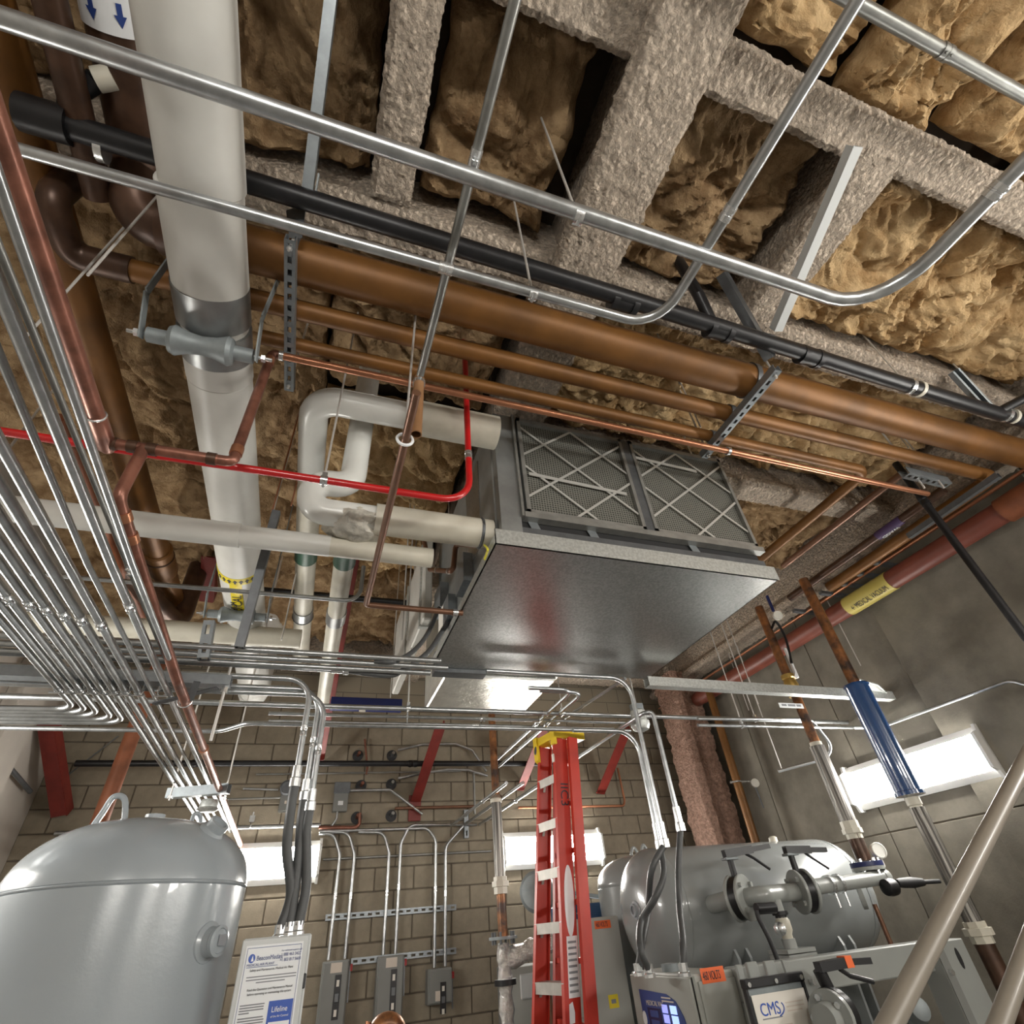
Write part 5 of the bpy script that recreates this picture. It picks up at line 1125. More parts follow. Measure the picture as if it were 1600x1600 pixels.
# ================================================================== right hand machinery
# ---- horizontal tank
HR, HY, HZ = .40, 4.32, 1.63; hx0, hx1 = 2.62, 4.28
ht = thing('pressure_tank', 'large grey tank lying on its side at the lower right', 'tank', ((hx0+hx1)/2, HY, 0))
prof = [(hx0-.23*math.sin(math.radians(a_)), HR*math.cos(math.radians(a_))**.8) for a_ in range(88, 0, -6)]+[(hx0-.004, HR), (hx0, HR-.004), (hx0+.008, HR), (hx1-.008, HR), (hx1, HR-.004), (hx1+.004, HR)]+[(hx1+.23*math.sin(math.radians(a_)), HR*math.cos(math.radians(a_))**.8) for a_ in range(4, 90, 6)]
MB().lathe((0, HY, HZ), XD, prof, 64).build('shell', 'tank_grey2', ht)
MB().lathe((hx0-.215, HY-.05, HZ+.02), -XD, [(0, .06), (.02, .055), (.025, .04), (.04, .04), (.04, .025), (.03, .024), (.03, .001)], 22).build('sight_plug', 'tank_grey', ht)
for x_ in (2.95, 3.05, 3.9, 4.0): 
    MB().prism([(x_, HY-.34, .9), (x_, HY-.34, HZ-.3), (x_, HY-.30, HZ-.22), (x_, HY+.30, HZ-.22), (x_, HY+.34, HZ-.3), (x_, HY+.34, .9)], (.02, 0, 0)).build('saddle', 'tank_grey2', ht, smooth=False)
for x_ in (2.9, 4.1): MB().box(x_-.06, x_+.06, HY-.36, HY+.36, 0, .92).build('stand', 'tank_grey2', ht, smooth=False)
p_ = Y(1208,1312,HY); MB().lathe((p_.x, HY, HZ+HR-.02), UP, [(0, .035), (.05, .035), (.06, .02)], 16).build('top_plug', 'cream_jacket', ht)
# ---- upright tank behind it
VX_, VY_, VR = 3.02, 5.15, .43; zv = Y(1015,1334,VY_).z; zs_ = zv-.24
vt = thing('pressure_tank', 'upright grey tank partly hidden behind the tank lying on its side', 'tank', (VX_, VY_, 0))
MB().lathe((VX_, VY_, 0), UP, [(.2, VR*.6), (.3, VR*.95), (.4, VR), (zs_, VR), (zs_+.004, VR-.004), (zs_+.01, VR)]+[(zs_+.01+.23*math.sin(math.radians(a_)), VR*math.cos(math.radians(a_))**.8) for a_ in range(5, 90, 6)], 56).build('shell', 'tank_grey2', vt)
for an in (45, 135, 225, 315): MB().bar((VX_+.33*math.cos(math.radians(an)), VY_+.33*math.sin(math.radians(an)), 0), (VX_+.33*math.cos(math.radians(an)), VY_+.33*math.sin(math.radians(an)), .35), .07, .07).build('leg', 'tank_grey2', vt, smooth=False)
def lug2(px, py, pw, y_, z_):
    p_ = Y(px, py, y_); p_.z = z_; MB().tube(smooth_path([p_-XD*pw/2, p_-XD*pw*.3+UP*.09, p_+UP*.14, p_+XD*pw*.3+UP*.08, p_+XD*pw/2], 6), .014, 8).build('lifting_lug', 'tank_grey2', vt)
lug2(993,1340,.13,5.1,zv-.09); lug2(1010,1345,.10,4.85,zv-.10)
# ---- display cabinet
K = Y(1082,1523,3.2); zc_ = K.z; Bk = X(986,1523,K.x); xr2 = Y(1148,1517,3.2).x
dc = thing('control_cabinet', 'grey control cabinet with a blue lit display at the bottom edge', 'control cabinet', ((K.x+xr2)/2, 3.5, 0))
yb_ = Bk.y
MB().rbox(K.x, xr2, K.y, yb_, .35, zc_, .008).build('body', 'cabinet_grey', dc, smooth=False)
MB().rbox(K.x-.018, K.x-.001, K.y+.02, yb_-.015, .40, zc_-.012, .004).build('display_door', 'cabinet_grey', dc, smooth=False)
MB().box(K.x-.002, K.x+.002, K.y+.012, K.y+.02, .4, zc_-.01).build('door_gap', 'dark_cavity', dc, smooth=False)
MB().box(K.x+.02, xr2-.02, K.y-.012, K.y, .4, zc_-.03).build('front_cover', 'cabinet_grey', dc, smooth=False)
for x_ in (K.x+.04, xr2-.1): MB().box(x_, x_+.06, K.y+.04, yb_-.04, 0, .35).build('foot', 'strut_dark', dc, smooth=False)
q = Z(1000,1520,zc_); MB().lathe((K.x+.08, (K.y+yb_)/2, zc_), UP, [(0, .05), (.035, .05), (.035, .03)], 16).build('top_gland', 'cast_grey', dc)
# display plate on the door (faces -x): coordinates d = distance from the far edge towards the camera, h = height below the top
xf_ = K.x-.0185; DW = yb_-K.y
def dp(d, h, o=0): return V3((xf_-o, yb_-d*DW, zc_-h))
pl = [(.16,.075), (.60,.085), (.72,.11), (.80,.17), (.845,.26), (.86,.34), (.86,.52), (.80,.56), (.22,.56), (.16,.52)]
dpl = MB().prism([dp(d, h) for d, h in pl], (-.004, 0, 0)).build('display_plate', 'display_blue', dc, smooth=False)
def dq(d0, h0, d1, h1, m_, nm, o=.0045): return MB().prism([dp(d0, h0, o), dp(d1, h0, o), dp(d1, h1, o), dp(d0, h1, o)], (-.0015, 0, 0)).build(nm, m_, dpl, smooth=False)
dq(.26,.15,.47,.36,'screen_dark','screen')
for k, h in enumerate((.16,.20,.24,.28)): dq(.30,h,.43,h+.028,'display_blue' if k % 2 else 'ink_blue','screen_row',.006)
dq(.31,.315,.47,.35,'label_pink','screen_label',.006)
for c_, m_ in (((.50,.585), 'screen_lit2'), ((.625,.72), 'screen_lit')):
    for h in (.13,.17,.21,.25,.29,.33): dq(c_[0]+(h-.13)*.1, h, c_[1]+(h-.13)*.1, h+.034, m_, 'lit_key')
pts = [dp(.19+.032*math.cos(2*math.pi*i/16), .20+.032*math.sin(2*math.pi*i/16), .0045) for i in range(16)]; MB().prism(pts, (-.002, 0, 0)).build('round_badge', 'sign_white', dpl, smooth=False)
lettering('MEDICAL VAC', dp(.26, .14, .006), -YD, UP, .030, 'label_pink', dpl)
dq(.52,.098,.66,.104,'label_pink','print_line',.0045); dq(.52,.112,.70,.118,'label_pink','print_line',.0045)
q = dp(.93, .30); MB().lathe(q, -XD, [(0, .016), (.008, .016), (.008, .011), (.004, .010), (.004, .001)], 14).build('key_lock', 'cast_grey', dc)
def orange(o, xd, size, par, w_, h_):
    xd = V3(xd); n_ = xd.cross(UP); o = V3(o)
    lb_ = MB().prism([o, o+xd*w_, o+xd*w_+UP*h_, o+UP*h_], n_*.001).build('voltage_label', 'label_orange', par, smooth=False)
    lettering('460 VOLTS', o+xd*w_*.06+UP*h_*.22+n_*.001, xd, UP, size, 'ink', lb_, 'LEFT', 'print', w_*.88/(size*5.6))
q = Y(1098,1538,3.188); orange((q.x, 3.187, q.z-.0), (1,0,-.0), .05, dc, Y(1134,1530,3.188).x-q.x, .062)
# ---- tall cabinet right of the ladder
a, b = Y(906,1437,4.75), Y(965,1429,4.75); zt2 = (a.z+b.z)/2
tc2 = thing('control_cabinet', 'tall plain grey cabinet right of the red ladder with a small yellow sticker', 'control cabinet', ((a.x+b.x)/2, 4.9, 0))
MB().rbox(a.x-.12, b.x, 4.75, 5.1, 0.0, zt2, .008).build('body', 'cabinet_grey', tc2, smooth=False)
MB().rbox(a.x-.10, b.x-.012, 4.735, 4.75, .1, zt2-.02, .004).build('door', 'cabinet_grey', tc2, smooth=False)
q = Y(930,1452,4.734); orange((q.x, 4.734, q.z), XD, .045, tc2, Y(955,1450,4.734).x-q.x, .05)
p0, p1 = Y(950,1555,4.734), Y(968,1574,4.734); st_ = MB().box(p0.x, p1.x, 4.733, 4.735, p1.z, p0.z).build('yellow_sticker', 'label_yellow', tc2, smooth=False)
MB().box(p0.x+.02, p1.x-.02, 4.7322, 4.733, p1.z+.025, p0.z-.025).build('sticker_mark', 'ink_grey', st_, smooth=False)
a, b = Y(922,1432,5.62), Y(956,1408,5.62)
o = thing('equipment_box', 'blue equipment box with a round mark above the tall cabinet', 'equipment', ((a.x+b.x)/2, 5.8, 0))
MB().rbox(a.x-.25, b.x, 5.62, 5.98, .6, b.z, .01).build('housing', 'blue_box', o, smooth=False); MB().box(a.x-.2, b.x-.05, 5.66, 5.94, 0, .6).build('plinth', 'cabinet_grey', o, smooth=False)
MB().bar((a.x-.35, 5.65, b.z+.12), (b.x+.02, 5.65, b.z+.02), .06, .03).build('lid_rail', 'cast_grey', o, smooth=False)
q = Y(945,1420,5.615); MB().lathe((q.x, 5.62, q.z), -YD, [(0, .03), (.006, .03), (.006, .015), (.003, .014), (.003, .001)], 14).build('round_mark', 'sign_white', o)
a, b = Y(796,1512,5.9), Y(838,1508,5.9); o = thing('equipment_box', 'grey steel housing low left behind the ladder', 'equipment', ((a.x+b.x)/2, 6, 0))
MB().rbox(a.x, b.x+.25, 5.9, 6.3, 0, a.z, .01).build('housing', 'panel_grey', o, smooth=False); MB().rbox(a.x-.01, b.x+.26, 5.88, 5.9, .1, a.z, .005).build('frame', 'cabinet_grey', o, smooth=False); MB().rbox(a.x+.08, b.x-.02, 5.86, 5.88, a.z-.22, a.z-.05, .01).build('front_plate', 'panel_light', o, smooth=False)
q = Y(833,1393,5.35); t = thing('round_drum', 'dark grey round drum behind the left rail of the ladder', 'equipment', (q.x+.1, 5.4, 0))
MB().lathe((q.x+.12, 5.5, q.z), V3((-.6,-.8,0)), [(0, .14), (.02, .16), (.10, .16), (.13, .13), (.14, .02)], 26).build('drum', 'cast_grey', t); MB().bar((q.x+.12, 5.5, 0), (q.x+.12, 5.5, q.z), .08, .08).build('post', 'panel_grey', t, smooth=False)
q = Y(862,1590,4.9); run('upright_pipe', 'brown upright pipe seen through the ladder', 'pipe', [(q.x, 4.95, 0), (q.x, 4.95, zof(q.x, 4.95, 1500))], .035, 'copper_brown')
# ---- risers with hoses
def riser_pts(px, py, z_): p = Z(px, py, z_); return p.x, p.y
x1_, y1_ = riser_pts(1190,960,3.9); f1 = lambda py: zof(x1_, y1_, py)
t = thing('flexible_pipe', 'copper riser with brass valve and braided hose landing on the blue flange', 'pipe', (x1_, y1_, f1(1350)))
MB().cyl((x1_, y1_, 3.98), (x1_, y1_, f1(1160)), .041, 18).build('pipe', 'copper_mottled', t)
MB().lathe((x1_, y1_, f1(1055)), -UP, [(0, .036), (0, .06), (.03, .06), (.04, .05), (.10, .065), (.16, .05), (.17, .06), (.20, .06), (.20, .036)], 10).build('valve_body', 'brass', t)
MB().rbox(x1_+.05, x1_+.075, y1_-.06, y1_-.03, f1(1062), f1(1015), .006).bar((x1_+.03, y1_-.045, f1(1062)), (x1_+.06, y1_-.045, f1(1055)), .03, .03).build('valve_handle', 'sign_white', t, smooth=False)
MB().lathe((x1_, y1_, f1(1160)), -UP, [(0, .035), (0, .05), (.06, .05), (.06, .04)], 12).build('upper_collar', 'cream_jacket', t)
MB().cyl((x1_, y1_, f1(1166)), (x1_, y1_, f1(1285)), .060, 20).build('braided_hose', 'braid', t)
MB().lathe((x1_, y1_, f1(1283)), -UP, [(0, .055), (0, .066), (.05, .066), (.052, .074), (.085, .074), (.087, .058), (.12, .058), (.12, .03)], 8).build('union', 'cream_jacket', t)
MB().cyl((x1_, y1_, f1(1300)), (x1_, y1_, f1(1345)), .054, 18).build('lower_pipe', 'copper_dark', t)
zf = f1(1347)
MB().lathe((x1_, y1_, zf), -UP, [(0, .05), (0, .115), (.03, .115), (.03, .05)], 26).build('blue_flange', 'navy_paint', t)
MB().lathe((x1_, y1_, zf-.032), -UP, [(0, .05), (0, .115), (.022, .115), (.022, .05)], 26).build('grey_flange', 'machine_grey', t)
for k in range(6): p_ = V3((x1_+.092*math.cos(k*1.047+.4), y1_+.092*math.sin(k*1.047+.4), zf)); MB().cyl(p_+UP*.02, p_-UP*.09, .013, 6).build('bolt', 'bright_zinc', t)
MB().cyl((x1_, y1_, zf-.05), (x1_, y1_, zf-.13), .045, 16).build('nozzle', 'machine_grey', t)
q = V3((x1_+.12, y1_-.04, zf+.06)); MB().lathe(q, V3((-.3,-.9,.1)), [(0, .055), (.03, .055), (.035, .048), (.03, .046), (.03, .001)], 18).cyl(q-UP*.1, q, .012, 8).build('gauge', 'glass_dial', t)
MB().tube(smooth_path([V3((x1_-.0, y1_-.05, f1(985))), V3((x1_+.08, y1_-.06, f1(975))), V3((x1_+.11, y1_-.06, f1(1000))), V3((x1_+.05, y1_-.06, f1(1040)))], 6), .012, 8).build('bypass_tube', 'black_iron', t)
q = V3((x1_+.13, y1_-.06, f1(965))); MB().lathe(q, V3((-.4,-.8,-.2)), [(0, .045), (.03, .045), (.03, .04), (.026, .038), (.026, .001)], 16).build('pressure_gauge', 'glass_dial', t)
MB().rbox(x1_+.08, x1_+.10, y1_-.09, y1_-.06, f1(960), f1(935), .005).build('blue_handle', 'navy_paint', t, smooth=False)
q0 = Y(1216,1098,y1_-.05); q1 = Y(1256,1106,y1_-.05)
pl_ = MB().box(q0.x, q1.x, y1_-.052, y1_-.046, q1.z-.005, q0.z+.0).build('name_plate', 'sign_white', t, smooth=False); [MB().box(q0.x+(q1.x-q0.x)*c0, q0.x+(q1.x-q0.x)*c1, y1_-.0535, y1_-.052, q1.z+.008, q1.z+.026).build('print_line', 'ink_grey', pl_, smooth=False) for c0, c1 in ((.10,.30), (.36,.66), (.72,.90))]
x2_, y2_ = riser_pts(1262,920,3.9); f2 = lambda py: zof(x2_, y2_, py)
t = thing('silencer', 'glossy blue cylinder hanging on a copper riser before the right fixture', 'silencer', (x2_, y2_, 0))
MB().cyl((x2_, y2_, 4.0), (x2_, y2_, f2(1078)), .044, 18).build('upper_pipe', 'copper_mottled', t)
MB().lathe((x2_, y2_, f2(1070)), -UP, [(0, .03), (.0, .096), (.012, .10), (.025, .090), (f2(1070)-f2(1243)-.03, .090), (f2(1070)-f2(1243)-.025, .10), (f2(1070)-f2(1243), .10), (f2(1070)-f2(1243), .03)], 28).build('cylinder', 'blue_paint', t)
MB().lathe((x2_, y2_, f2(1246)), -UP, [(0, .04), (0, .05), (.05, .05), (.055, .042), (.08, .042)], 16).build('collar', 'cream_jacket', t)
MB().cyl((x2_, y2_, f2(1262)), (x2_, y2_, f2(1445)), .052, 20).build('braided_hose', 'braid', t)
MB().lathe((x2_, y2_, f2(1440)), -UP, [(0, .05), (0, .064), (.03, .064), (.032, .084), (.07, .084), (.072, .064), (.11, .064), (.11, .03)], 8).build('union', 'cream_jacket', t)
MB().cyl((x2_, y2_, f2(1465)), (x2_, y2_, 0), .056, 18).build('lower_pipe', 'copper_dark', t)
# ---- valve header before the tank
vy = 3.62; L0, R0 = Y(1163,1402,vy), Y(1250,1393,vy+.02); rd_ = abs(Y(1163,1365,vy).z-L0.z)
hd_ = thing('valve_header', 'grey pipe header with two butterfly valves before the tank lying on its side', 'valve', ((L0.x+R0.x)/2, vy, 1.3))
a1, a2 = V3((.39,-.92,.0)).normalized(), V3((-.97,.22,0)).normalized()
for nm, c_, a_, lv in (('left', L0, a1, ((1148,1336), (1201,1322), (1203,1358))), ('right', R0, a2, ((1235,1330), (1290,1328), (1295,1357)))):
    for o_, m_, k in ((0, 'machine_grey', 1.), (-.075, 'machine_grey', 1.02)): MB().lathe(c_+a_*o_, a_, [(0, .04), (0, rd_*k-.006), (.006, rd_*k), (.02, rd_*k), (.024, rd_*k-.005), (.024, .04)], 30).build('flange', m_, hd_)
    w_ = MB().lathe(c_-a_*.05, a_, [(0, .03), (0, rd_*.94), (.048, rd_*.94), (.048, .03)], 28).build('wafer', 'black_iron', hd_)
    u1, u2 = frame(a_)
    for k in range(4):
        p_ = c_+(u1*math.cos(.8+k*1.571)+u2*math.sin(.8+k*1.571))*rd_*.74; MB().cyl(p_+a_*.02, p_+a_*.045, .016, 6).build('bolt', 'machine_grey', hd_)
    s0 = c_-a_*.025+UP*rd_*.9; s1 = Y(*lv[0], s0.y); s1 = V3((s0.x, s0.y, s1.z-.02))
    MB().cyl(s0, s1, .022, 12).build('stem', 'black_iron', hd_)
    MB().rbox(s1.x-.055, s1.x+.05, s1.y-.03, s1.y+.03, s1.z-.008, s1.z+.008, .003).build('notch_plate', 'cast_grey', hd_, smooth=False)
    e1 = Y(*lv[1], s1.y-.05); hs = s1+UP*.03
    MB().bar(hs-XD*.04, hs.lerp(e1, .55), .05, .046).bar(hs.lerp(e1, .5), e1, .036, .030).build('lever', 'black_plastic', hd_, smooth=False)
    e2 = Y(*lv[2], s1.y-.05); MB().tube([hs.lerp(e1, .4)-UP*.02, hs.lerp(e1, .55)-UP*.05, e2], .010, 8).build('trigger', 'black_plastic', hd_)
rp = .052
MB().tube([L0+a1*.01, L0+a1*.13, R0+a2*.16+V3((0,-.03,0)), R0+a2*.01], rp, 18, .09).build('u_pipe', 'machine_grey', hd_)
for c_, a_ in ((L0, a1),): MB().cyl(c_-a_*.08, V3((c_.x-a_.x*.16, HY-HR+.12, HZ)), .052, 18).build('tank_nozzle', 'machine_grey', hd_)
# line to the right
e0, e1 = Y(1272,1386,vy-.06), Y(1378,1371,vy-.02)
MB().cyl(R0-a2*.06, e0+XD*.02, .05, 16).build('joint', 'machine_grey', hd_)
MB().tube([e0, e1], .046, 18).build('side_pipe', 'machine_grey', hd_); MB().lathe(e1, (e1-e0), [(0, .05), (.05, .05), (.07, .035), (.075, .01)], 18).build('end_cap', 'machine_grey', hd_)
for px in (1294, 1308): 
    q = e0.lerp(e1, (px-1272)/106); d_ = (e1-e0).normalized(); MB().lathe(q-d_*.012, d_, [(0, .047), (0, .058), (.024, .058), (.024, .047)], 18).cyl(q-UP*.05-YD*.03, q-UP*.13-YD*.03, .008, 6).build('clamp', 'bright_zinc', hd_)
q = Y(1345,1398,vy); MB().lathe(q+V3((0,.02,.0)), V3((.7,-.7,0)), [(0, .03), (0, .085), (.03, .085), (.03, .03)], 22).build('low_flange', 'machine_grey', hd_)
q = V3((x1_, y1_, zf-.13)); MB().tube([q, V3((q.x, q.y, e1.z)), V3((q.x-.1, q.y, e1.z))], .045, 14, .03).build('nozzle_elbow', 'machine_grey', hd_)
# black valve with the taped lever
q = Y(1392,1386,vy-.1); t = thing('ball_valve', 'black ball valve with a taped lever pointing at the hose', 'valve', q-UP*.1)
MB().lathe(q+V3((-.06,0,0)), XD, [(0, .02), (.01, .05), (.05, .055), (.09, .05), (.10, .02)], 18).build('body', 'black_iron', t)
a_, b_ = Y(1402,1380,vy-.12), Y(1468,1377,vy-.16); d_ = (b_-a_)
MB().tube([a_, a_+d_*.1, a_+d_*.35, a_+d_*.6, a_+d_*.62, b_], [.024, .030, .034, .024, .014, .014], 12).build('lever', 'black_rubber', t); MB().cyl(q-XD*.02, e1+XD*.05, .02, 10).build('nipple', 'brass', t)
a_ = Y(1375,1412,vy+.0); run('upright_pipe', 'thin brown drain below the taped valve', 'pipe', [V3((a_.x, vy+.05, a_.z)), V3((a_.x+.02, vy+.05, 0))], .016, 'copper_brown')
# tee going down with the sight union
q0 = Y(1212,1406,(L0+a1*.13).y+.03); t = thing('drain_assembly', 'chrome union and small flange hanging below the valve header', 'pipe fitting', (q0.x, q0.y, 1.0))
MB().cyl(q0, q0-UP*.06, .032, 16).build('neck', 'machine_grey', t); MB().lathe(q0-UP*.06, -UP, [(0, .03), (0, .05), (.02, .05), (.022, .036), (.035, .036)], 16).build('black_ring', 'black_iron', t)
MB().lathe(q0-UP*.09, -UP, [(0, .034), (.02, .046), (.07, .046), (.09, .034), (.12, .034)], 10).build('union', 'cream_jacket', t)
zz_ = zof(q0.x, q0.y, 1450); MB().lathe((q0.x-.05, q0.y-.03, zz_), V3((-.8,-.6,0)), [(0, .03), (.03, .036), (.05, .036), (.06, .02)], 14).build('chrome_knob', 'bright_zinc', t)
zf2 = zof(q0.x, q0.y, 1482); MB().cyl(q0-UP*.2, (q0.x, q0.y, zf2), .042, 16).build('lower_neck', 'machine_grey', t)
MB().box(q0.x-.11, q0.x+.11, q0.y-.09, q0.y+.09, zf2-.02, zf2).box(q0.x-.11, q0.x+.11, q0.y-.09, q0.y+.09, zf2-.045, zf2-.025).build('plate_flange', 'machine_grey', t, smooth=False)
for dx in (-.08, 0, .08): MB().cyl((q0.x+dx, q0.y-.07, zf2-.05), (q0.x+dx, q0.y-.07, zf2-.08), .014, 6).build('bolt', 'bright_zinc', t)
MB().cyl((q0.x, q0.y, zf2-.04), (q0.x, q0.y, .0), .035, 14).build('stand_pipe', 'machine_grey', t)
MB().tube(smooth_path([Y(1182,1422,vy-.2), Y(1186,1436,vy-.2), Y(1203,1470,vy-.22), Y(1222,1520,vy-.22), Y(1228,1545,vy-.22)], 6), .014, 10).build('black_hose', 'black_rubber', t); MB().cyl(Y(1182,1420,vy-.19), Y(1210,1418,vy-.19), .03, 12).build('hose_valve', 'black_iron', t)
# ---- frame
fy2 = 3.15; a_, b_ = Y(1185,1502,fy2), Y(1425,1478,fy2); zt5 = (a_.z+b_.z)/2
fr_ = thing('machine_frame', 'grey steel frame beam with an upright at its right end', 'frame', ((a_.x+b_.x)/2, fy2, 0))
hb = zt5-Y(1330,1540,fy2).z
MB().rbox(a_.x-.15, b_.x+.22, fy2, fy2+.12, zt5-hb, zt5, .006).build('beam', 'machine_grey', fr_, smooth=False)
u0 = Y(1452,1472,fy2-.04); u1_ = Y(1498,1465,fy2-.04)
up_ = MB().rbox(u0.x, u1_.x, fy2-.06, fy2+.1, 0, u0.z, .006).build('upright', 'machine_grey', fr_, smooth=False)
MB().box(u0.x+.0, u0.x+.06, fy2-.064, fy2-.06, 0, u0.z-.02).build('flat_bar', 'panel_grey', fr_, smooth=False)
q = V3(((u0.x+u1_.x)/2+.03, fy2-.061, zof((u0.x+u1_.x)/2, fy2-.06, 1498))); MB().prism([q+XD*.016*math.cos(i*.524)+UP*.05*math.sin(i*.524) for i in range(12)], (0,-.002,0)).build('slot', 'dark_cavity', up_, smooth=False)
q = V3((u0.x+.03, fy2-.062, zof(u0.x, fy2-.06, 1520))); MB().lathe(q, -YD, [(0, .018), (.02, .016), (.02, .001)], 6).build('bolt', 'bright_zinc', up_)
MB().rbox(a_.x-.15, a_.x-.03, fy2, fy2+.12, 0, zt5-hb, .006).build('upright', 'machine_grey', fr_, smooth=False)
# plates behind the document holder
py_ = 2.98
for i, (p0_, p1_, lab_) in enumerate((((1150,1508),(1168,1538),'left'), ((1166,1504),(1192,1536),'middle'), ((1194,1502),(1220,1536),'right'))):
    a_, b_ = Y(*p0_, py_), Y(*p1_, py_); o = MB().rbox(a_.x, b_.x, py_, py_+.02, .9, a_.z, .004).build('mounting_plate', 'machine_grey', smooth=False); tag(o, '%s grey mounting plate behind the document holder' % lab_, 'plate', 'mounting plates')
pts = [Y(1222,1500,py_), Y(1250,1506,py_), Y(1284,1545,py_), Y(1262,1562,py_), Y(1238,1545,py_)]
o = MB().prism([V3((p.x, py_, p.z)) for p in pts], (0, .015, 0)).build('mounting_plate', 'machine_grey', smooth=False); tag(o, 'angled grey mounting plate right of the document holder', 'plate', 'mounting plates')
q = Y(1268,1534,py_-.01); MB().cyl((q.x, py_, q.z), (q.x, py_-.03, q.z), .012, 6).build('bolt', 'bright_zinc', o)
# ---- document holder
dy = 2.9; a_, b_ = Y(1158,1530,dy), Y(1250,1518,dy); zt6 = (a_.z+b_.z)/2
dh = thing('document_holder', 'black framed clear document holder with a white certificate sheet', 'document holder', ((a_.x+b_.x)/2, dy, .8))
MB().rbox(a_.x, b_.x, dy-.02, dy+.02, zt6-.035, zt6, .004).build('top_bar', 'black_plastic', dh, smooth=False)
for x_ in (a_.x+.008, b_.x-.008): MB().box(x_-.006, x_+.006, dy-.012, dy+.012, .8, zt6-.03).build('side_bar', 'black_plastic', dh, smooth=False)
for x_ in (a_.x+.02, (a_.x+b_.x)/2, b_.x-.025): MB().cyl((x_, dy-.02, zt6-.02), (x_, dy-.028, zt6-.02), .010, 10).build('screw', 'bright_zinc', dh)
MB().box(a_.x+.012, b_.x-.012, dy+.004, dy+.008, .8, zt6-.03).build('backing', 'cast_grey', dh, smooth=False)
s0, s1 = Y(1173,1556,dy-.004), Y(1254,1549,dy-.004); s1.x = b_.x-.016
sh_ = MB().box(s0.x, s1.x, dy-.006, dy-.004, .82, s0.z).build('sheet', 'paper', dh, smooth=False); sw = s1.x-s0.x
lettering('CMS', (s0.x+sw*.09, dy-.0065, s0.z-sw*.235), XD, UP, sw*.20, 'label_blue', sh_, 'LEFT', 'print', .95)
MB().tube([V3((s0.x+sw*(.32+.21*math.cos(t_)), dy-.0075, s0.z-sw*(.17+.10*math.sin(t_)))) for t_ in [(-.5+k*.2) for k in range(9)]], .0025, 6).build('logo_arc', 'label_blue', sh_)
MB().box(s0.x+sw*.1, s0.x+sw*.46, dy-.0066, dy-.006, s0.z-sw*.275, s0.z-sw*.26).build('print_line', 'ink_grey', sh_, smooth=False)
for k, (c0, c1) in enumerate(((.58,.92), (.58,.92), (.58,.86))): MB().box(s0.x+sw*c0, s0.x+sw*c1, dy-.0066, dy-.006, s0.z-sw*(.14+k*.045), s0.z-sw*(.125+k*.045)).build('print_line', 'label_pink', sh_, smooth=False)
for k in range(8):
    MB().box(s0.x+sw*.08, s0.x+sw*.26, dy-.0066, dy-.006, s0.z-sw*(.37+k*.05), s0.z-sw*(.35+k*.05)).build('print_line', 'ink_grey' if k % 2 else 'label_pink', sh_, smooth=False)
    if k % 3 != 2: MB().box(s0.x+sw*.30, s0.x+sw*(.6-.03*(k % 4)), dy-.0066, dy-.006, s0.z-sw*(.37+k*.05), s0.z-sw*(.35+k*.05)).build('print_line', 'label_pink', sh_, smooth=False)
# ---- lower valve with the red tab
ly = 2.75; c_ = Y(1302,1588,ly); t = thing('butterfly_valve', 'black lever valve with a red tab at the bottom edge', 'valve', (c_.x, ly, .8))
a3 = V3((-.93,-.36,0)).normalized(); rr_ = .10
MB().lathe(c_, a3, [(0, .03), (0, rr_), (.03, rr_), (.03, .06), (.10, .055), (.10, .03)], 28).build('flange', 'machine_grey', t); MB().lathe(c_-a3*.05, a3, [(0, .03), (0, rr_*1.02), (.048, rr_*1.02), (.048, .03)], 28).build('wafer', 'black_iron', t)
for k in range(5): u1, u2 = frame(a3); p_ = c_+(u1*math.cos(k*1.257)+u2*math.sin(k*1.257))*rr_*.74; MB().cyl(p_+a3*.028, p_+a3*.05, .014, 6).build('bolt', 'bright_zinc', t)
s1 = Y(1284,1515,ly); MB().cyl((s1.x+.03, ly+.02, c_.z+.05), (s1.x+.0, ly+.02, s1.z), .03, 12).build('stem', 'black_iron', t)
e1_ = Y(1358,1501,ly); MB().bar(s1-XD*.02+UP*.01, s1.lerp(e1_, .6)+UP*.01, .045, .04).bar(s1.lerp(e1_, .55)+UP*.01, e1_, .034, .026).build('lever', 'black_plastic', t, smooth=False)
p_ = s1.lerp(e1_, .52)+UP*.012; MB().cbox(p_, .045, .05, .046).build('red_tab', 'label_orange', t, smooth=False)
MB().tube([s1.lerp(e1_, .35)-UP*.01, s1.lerp(e1_, .5)-UP*.04, Y(1364,1534,ly)], .011, 8).build('trigger', 'black_plastic', t)
MB().cyl(c_-a3*.05, V3((c_.x+.28, ly+.42, c_.z)), .06, 16).build('pipe_stub', 'black_iron', t); MB().cyl((c_.x, ly+.03, c_.z-.05), (c_.x, ly+.03, 0), .05, 12).build('support', 'machine_grey', t)
q = Y(1425,1580,3.0); o = MB().lathe((q.x, 3.0, q.z), V3((-.3,-.9,.2)), [(0, .02), (.01, .05), (.05, .06), (.09, .05), (.10, .03)], 18).cyl((q.x, 3.02, 0), (q.x, 3.02, q.z), .025, 10).build('pump_fitting', 'cast_grey'); tag(o, 'dark rounded fitting behind the guard rail at the bottom edge', 'pipe fitting')
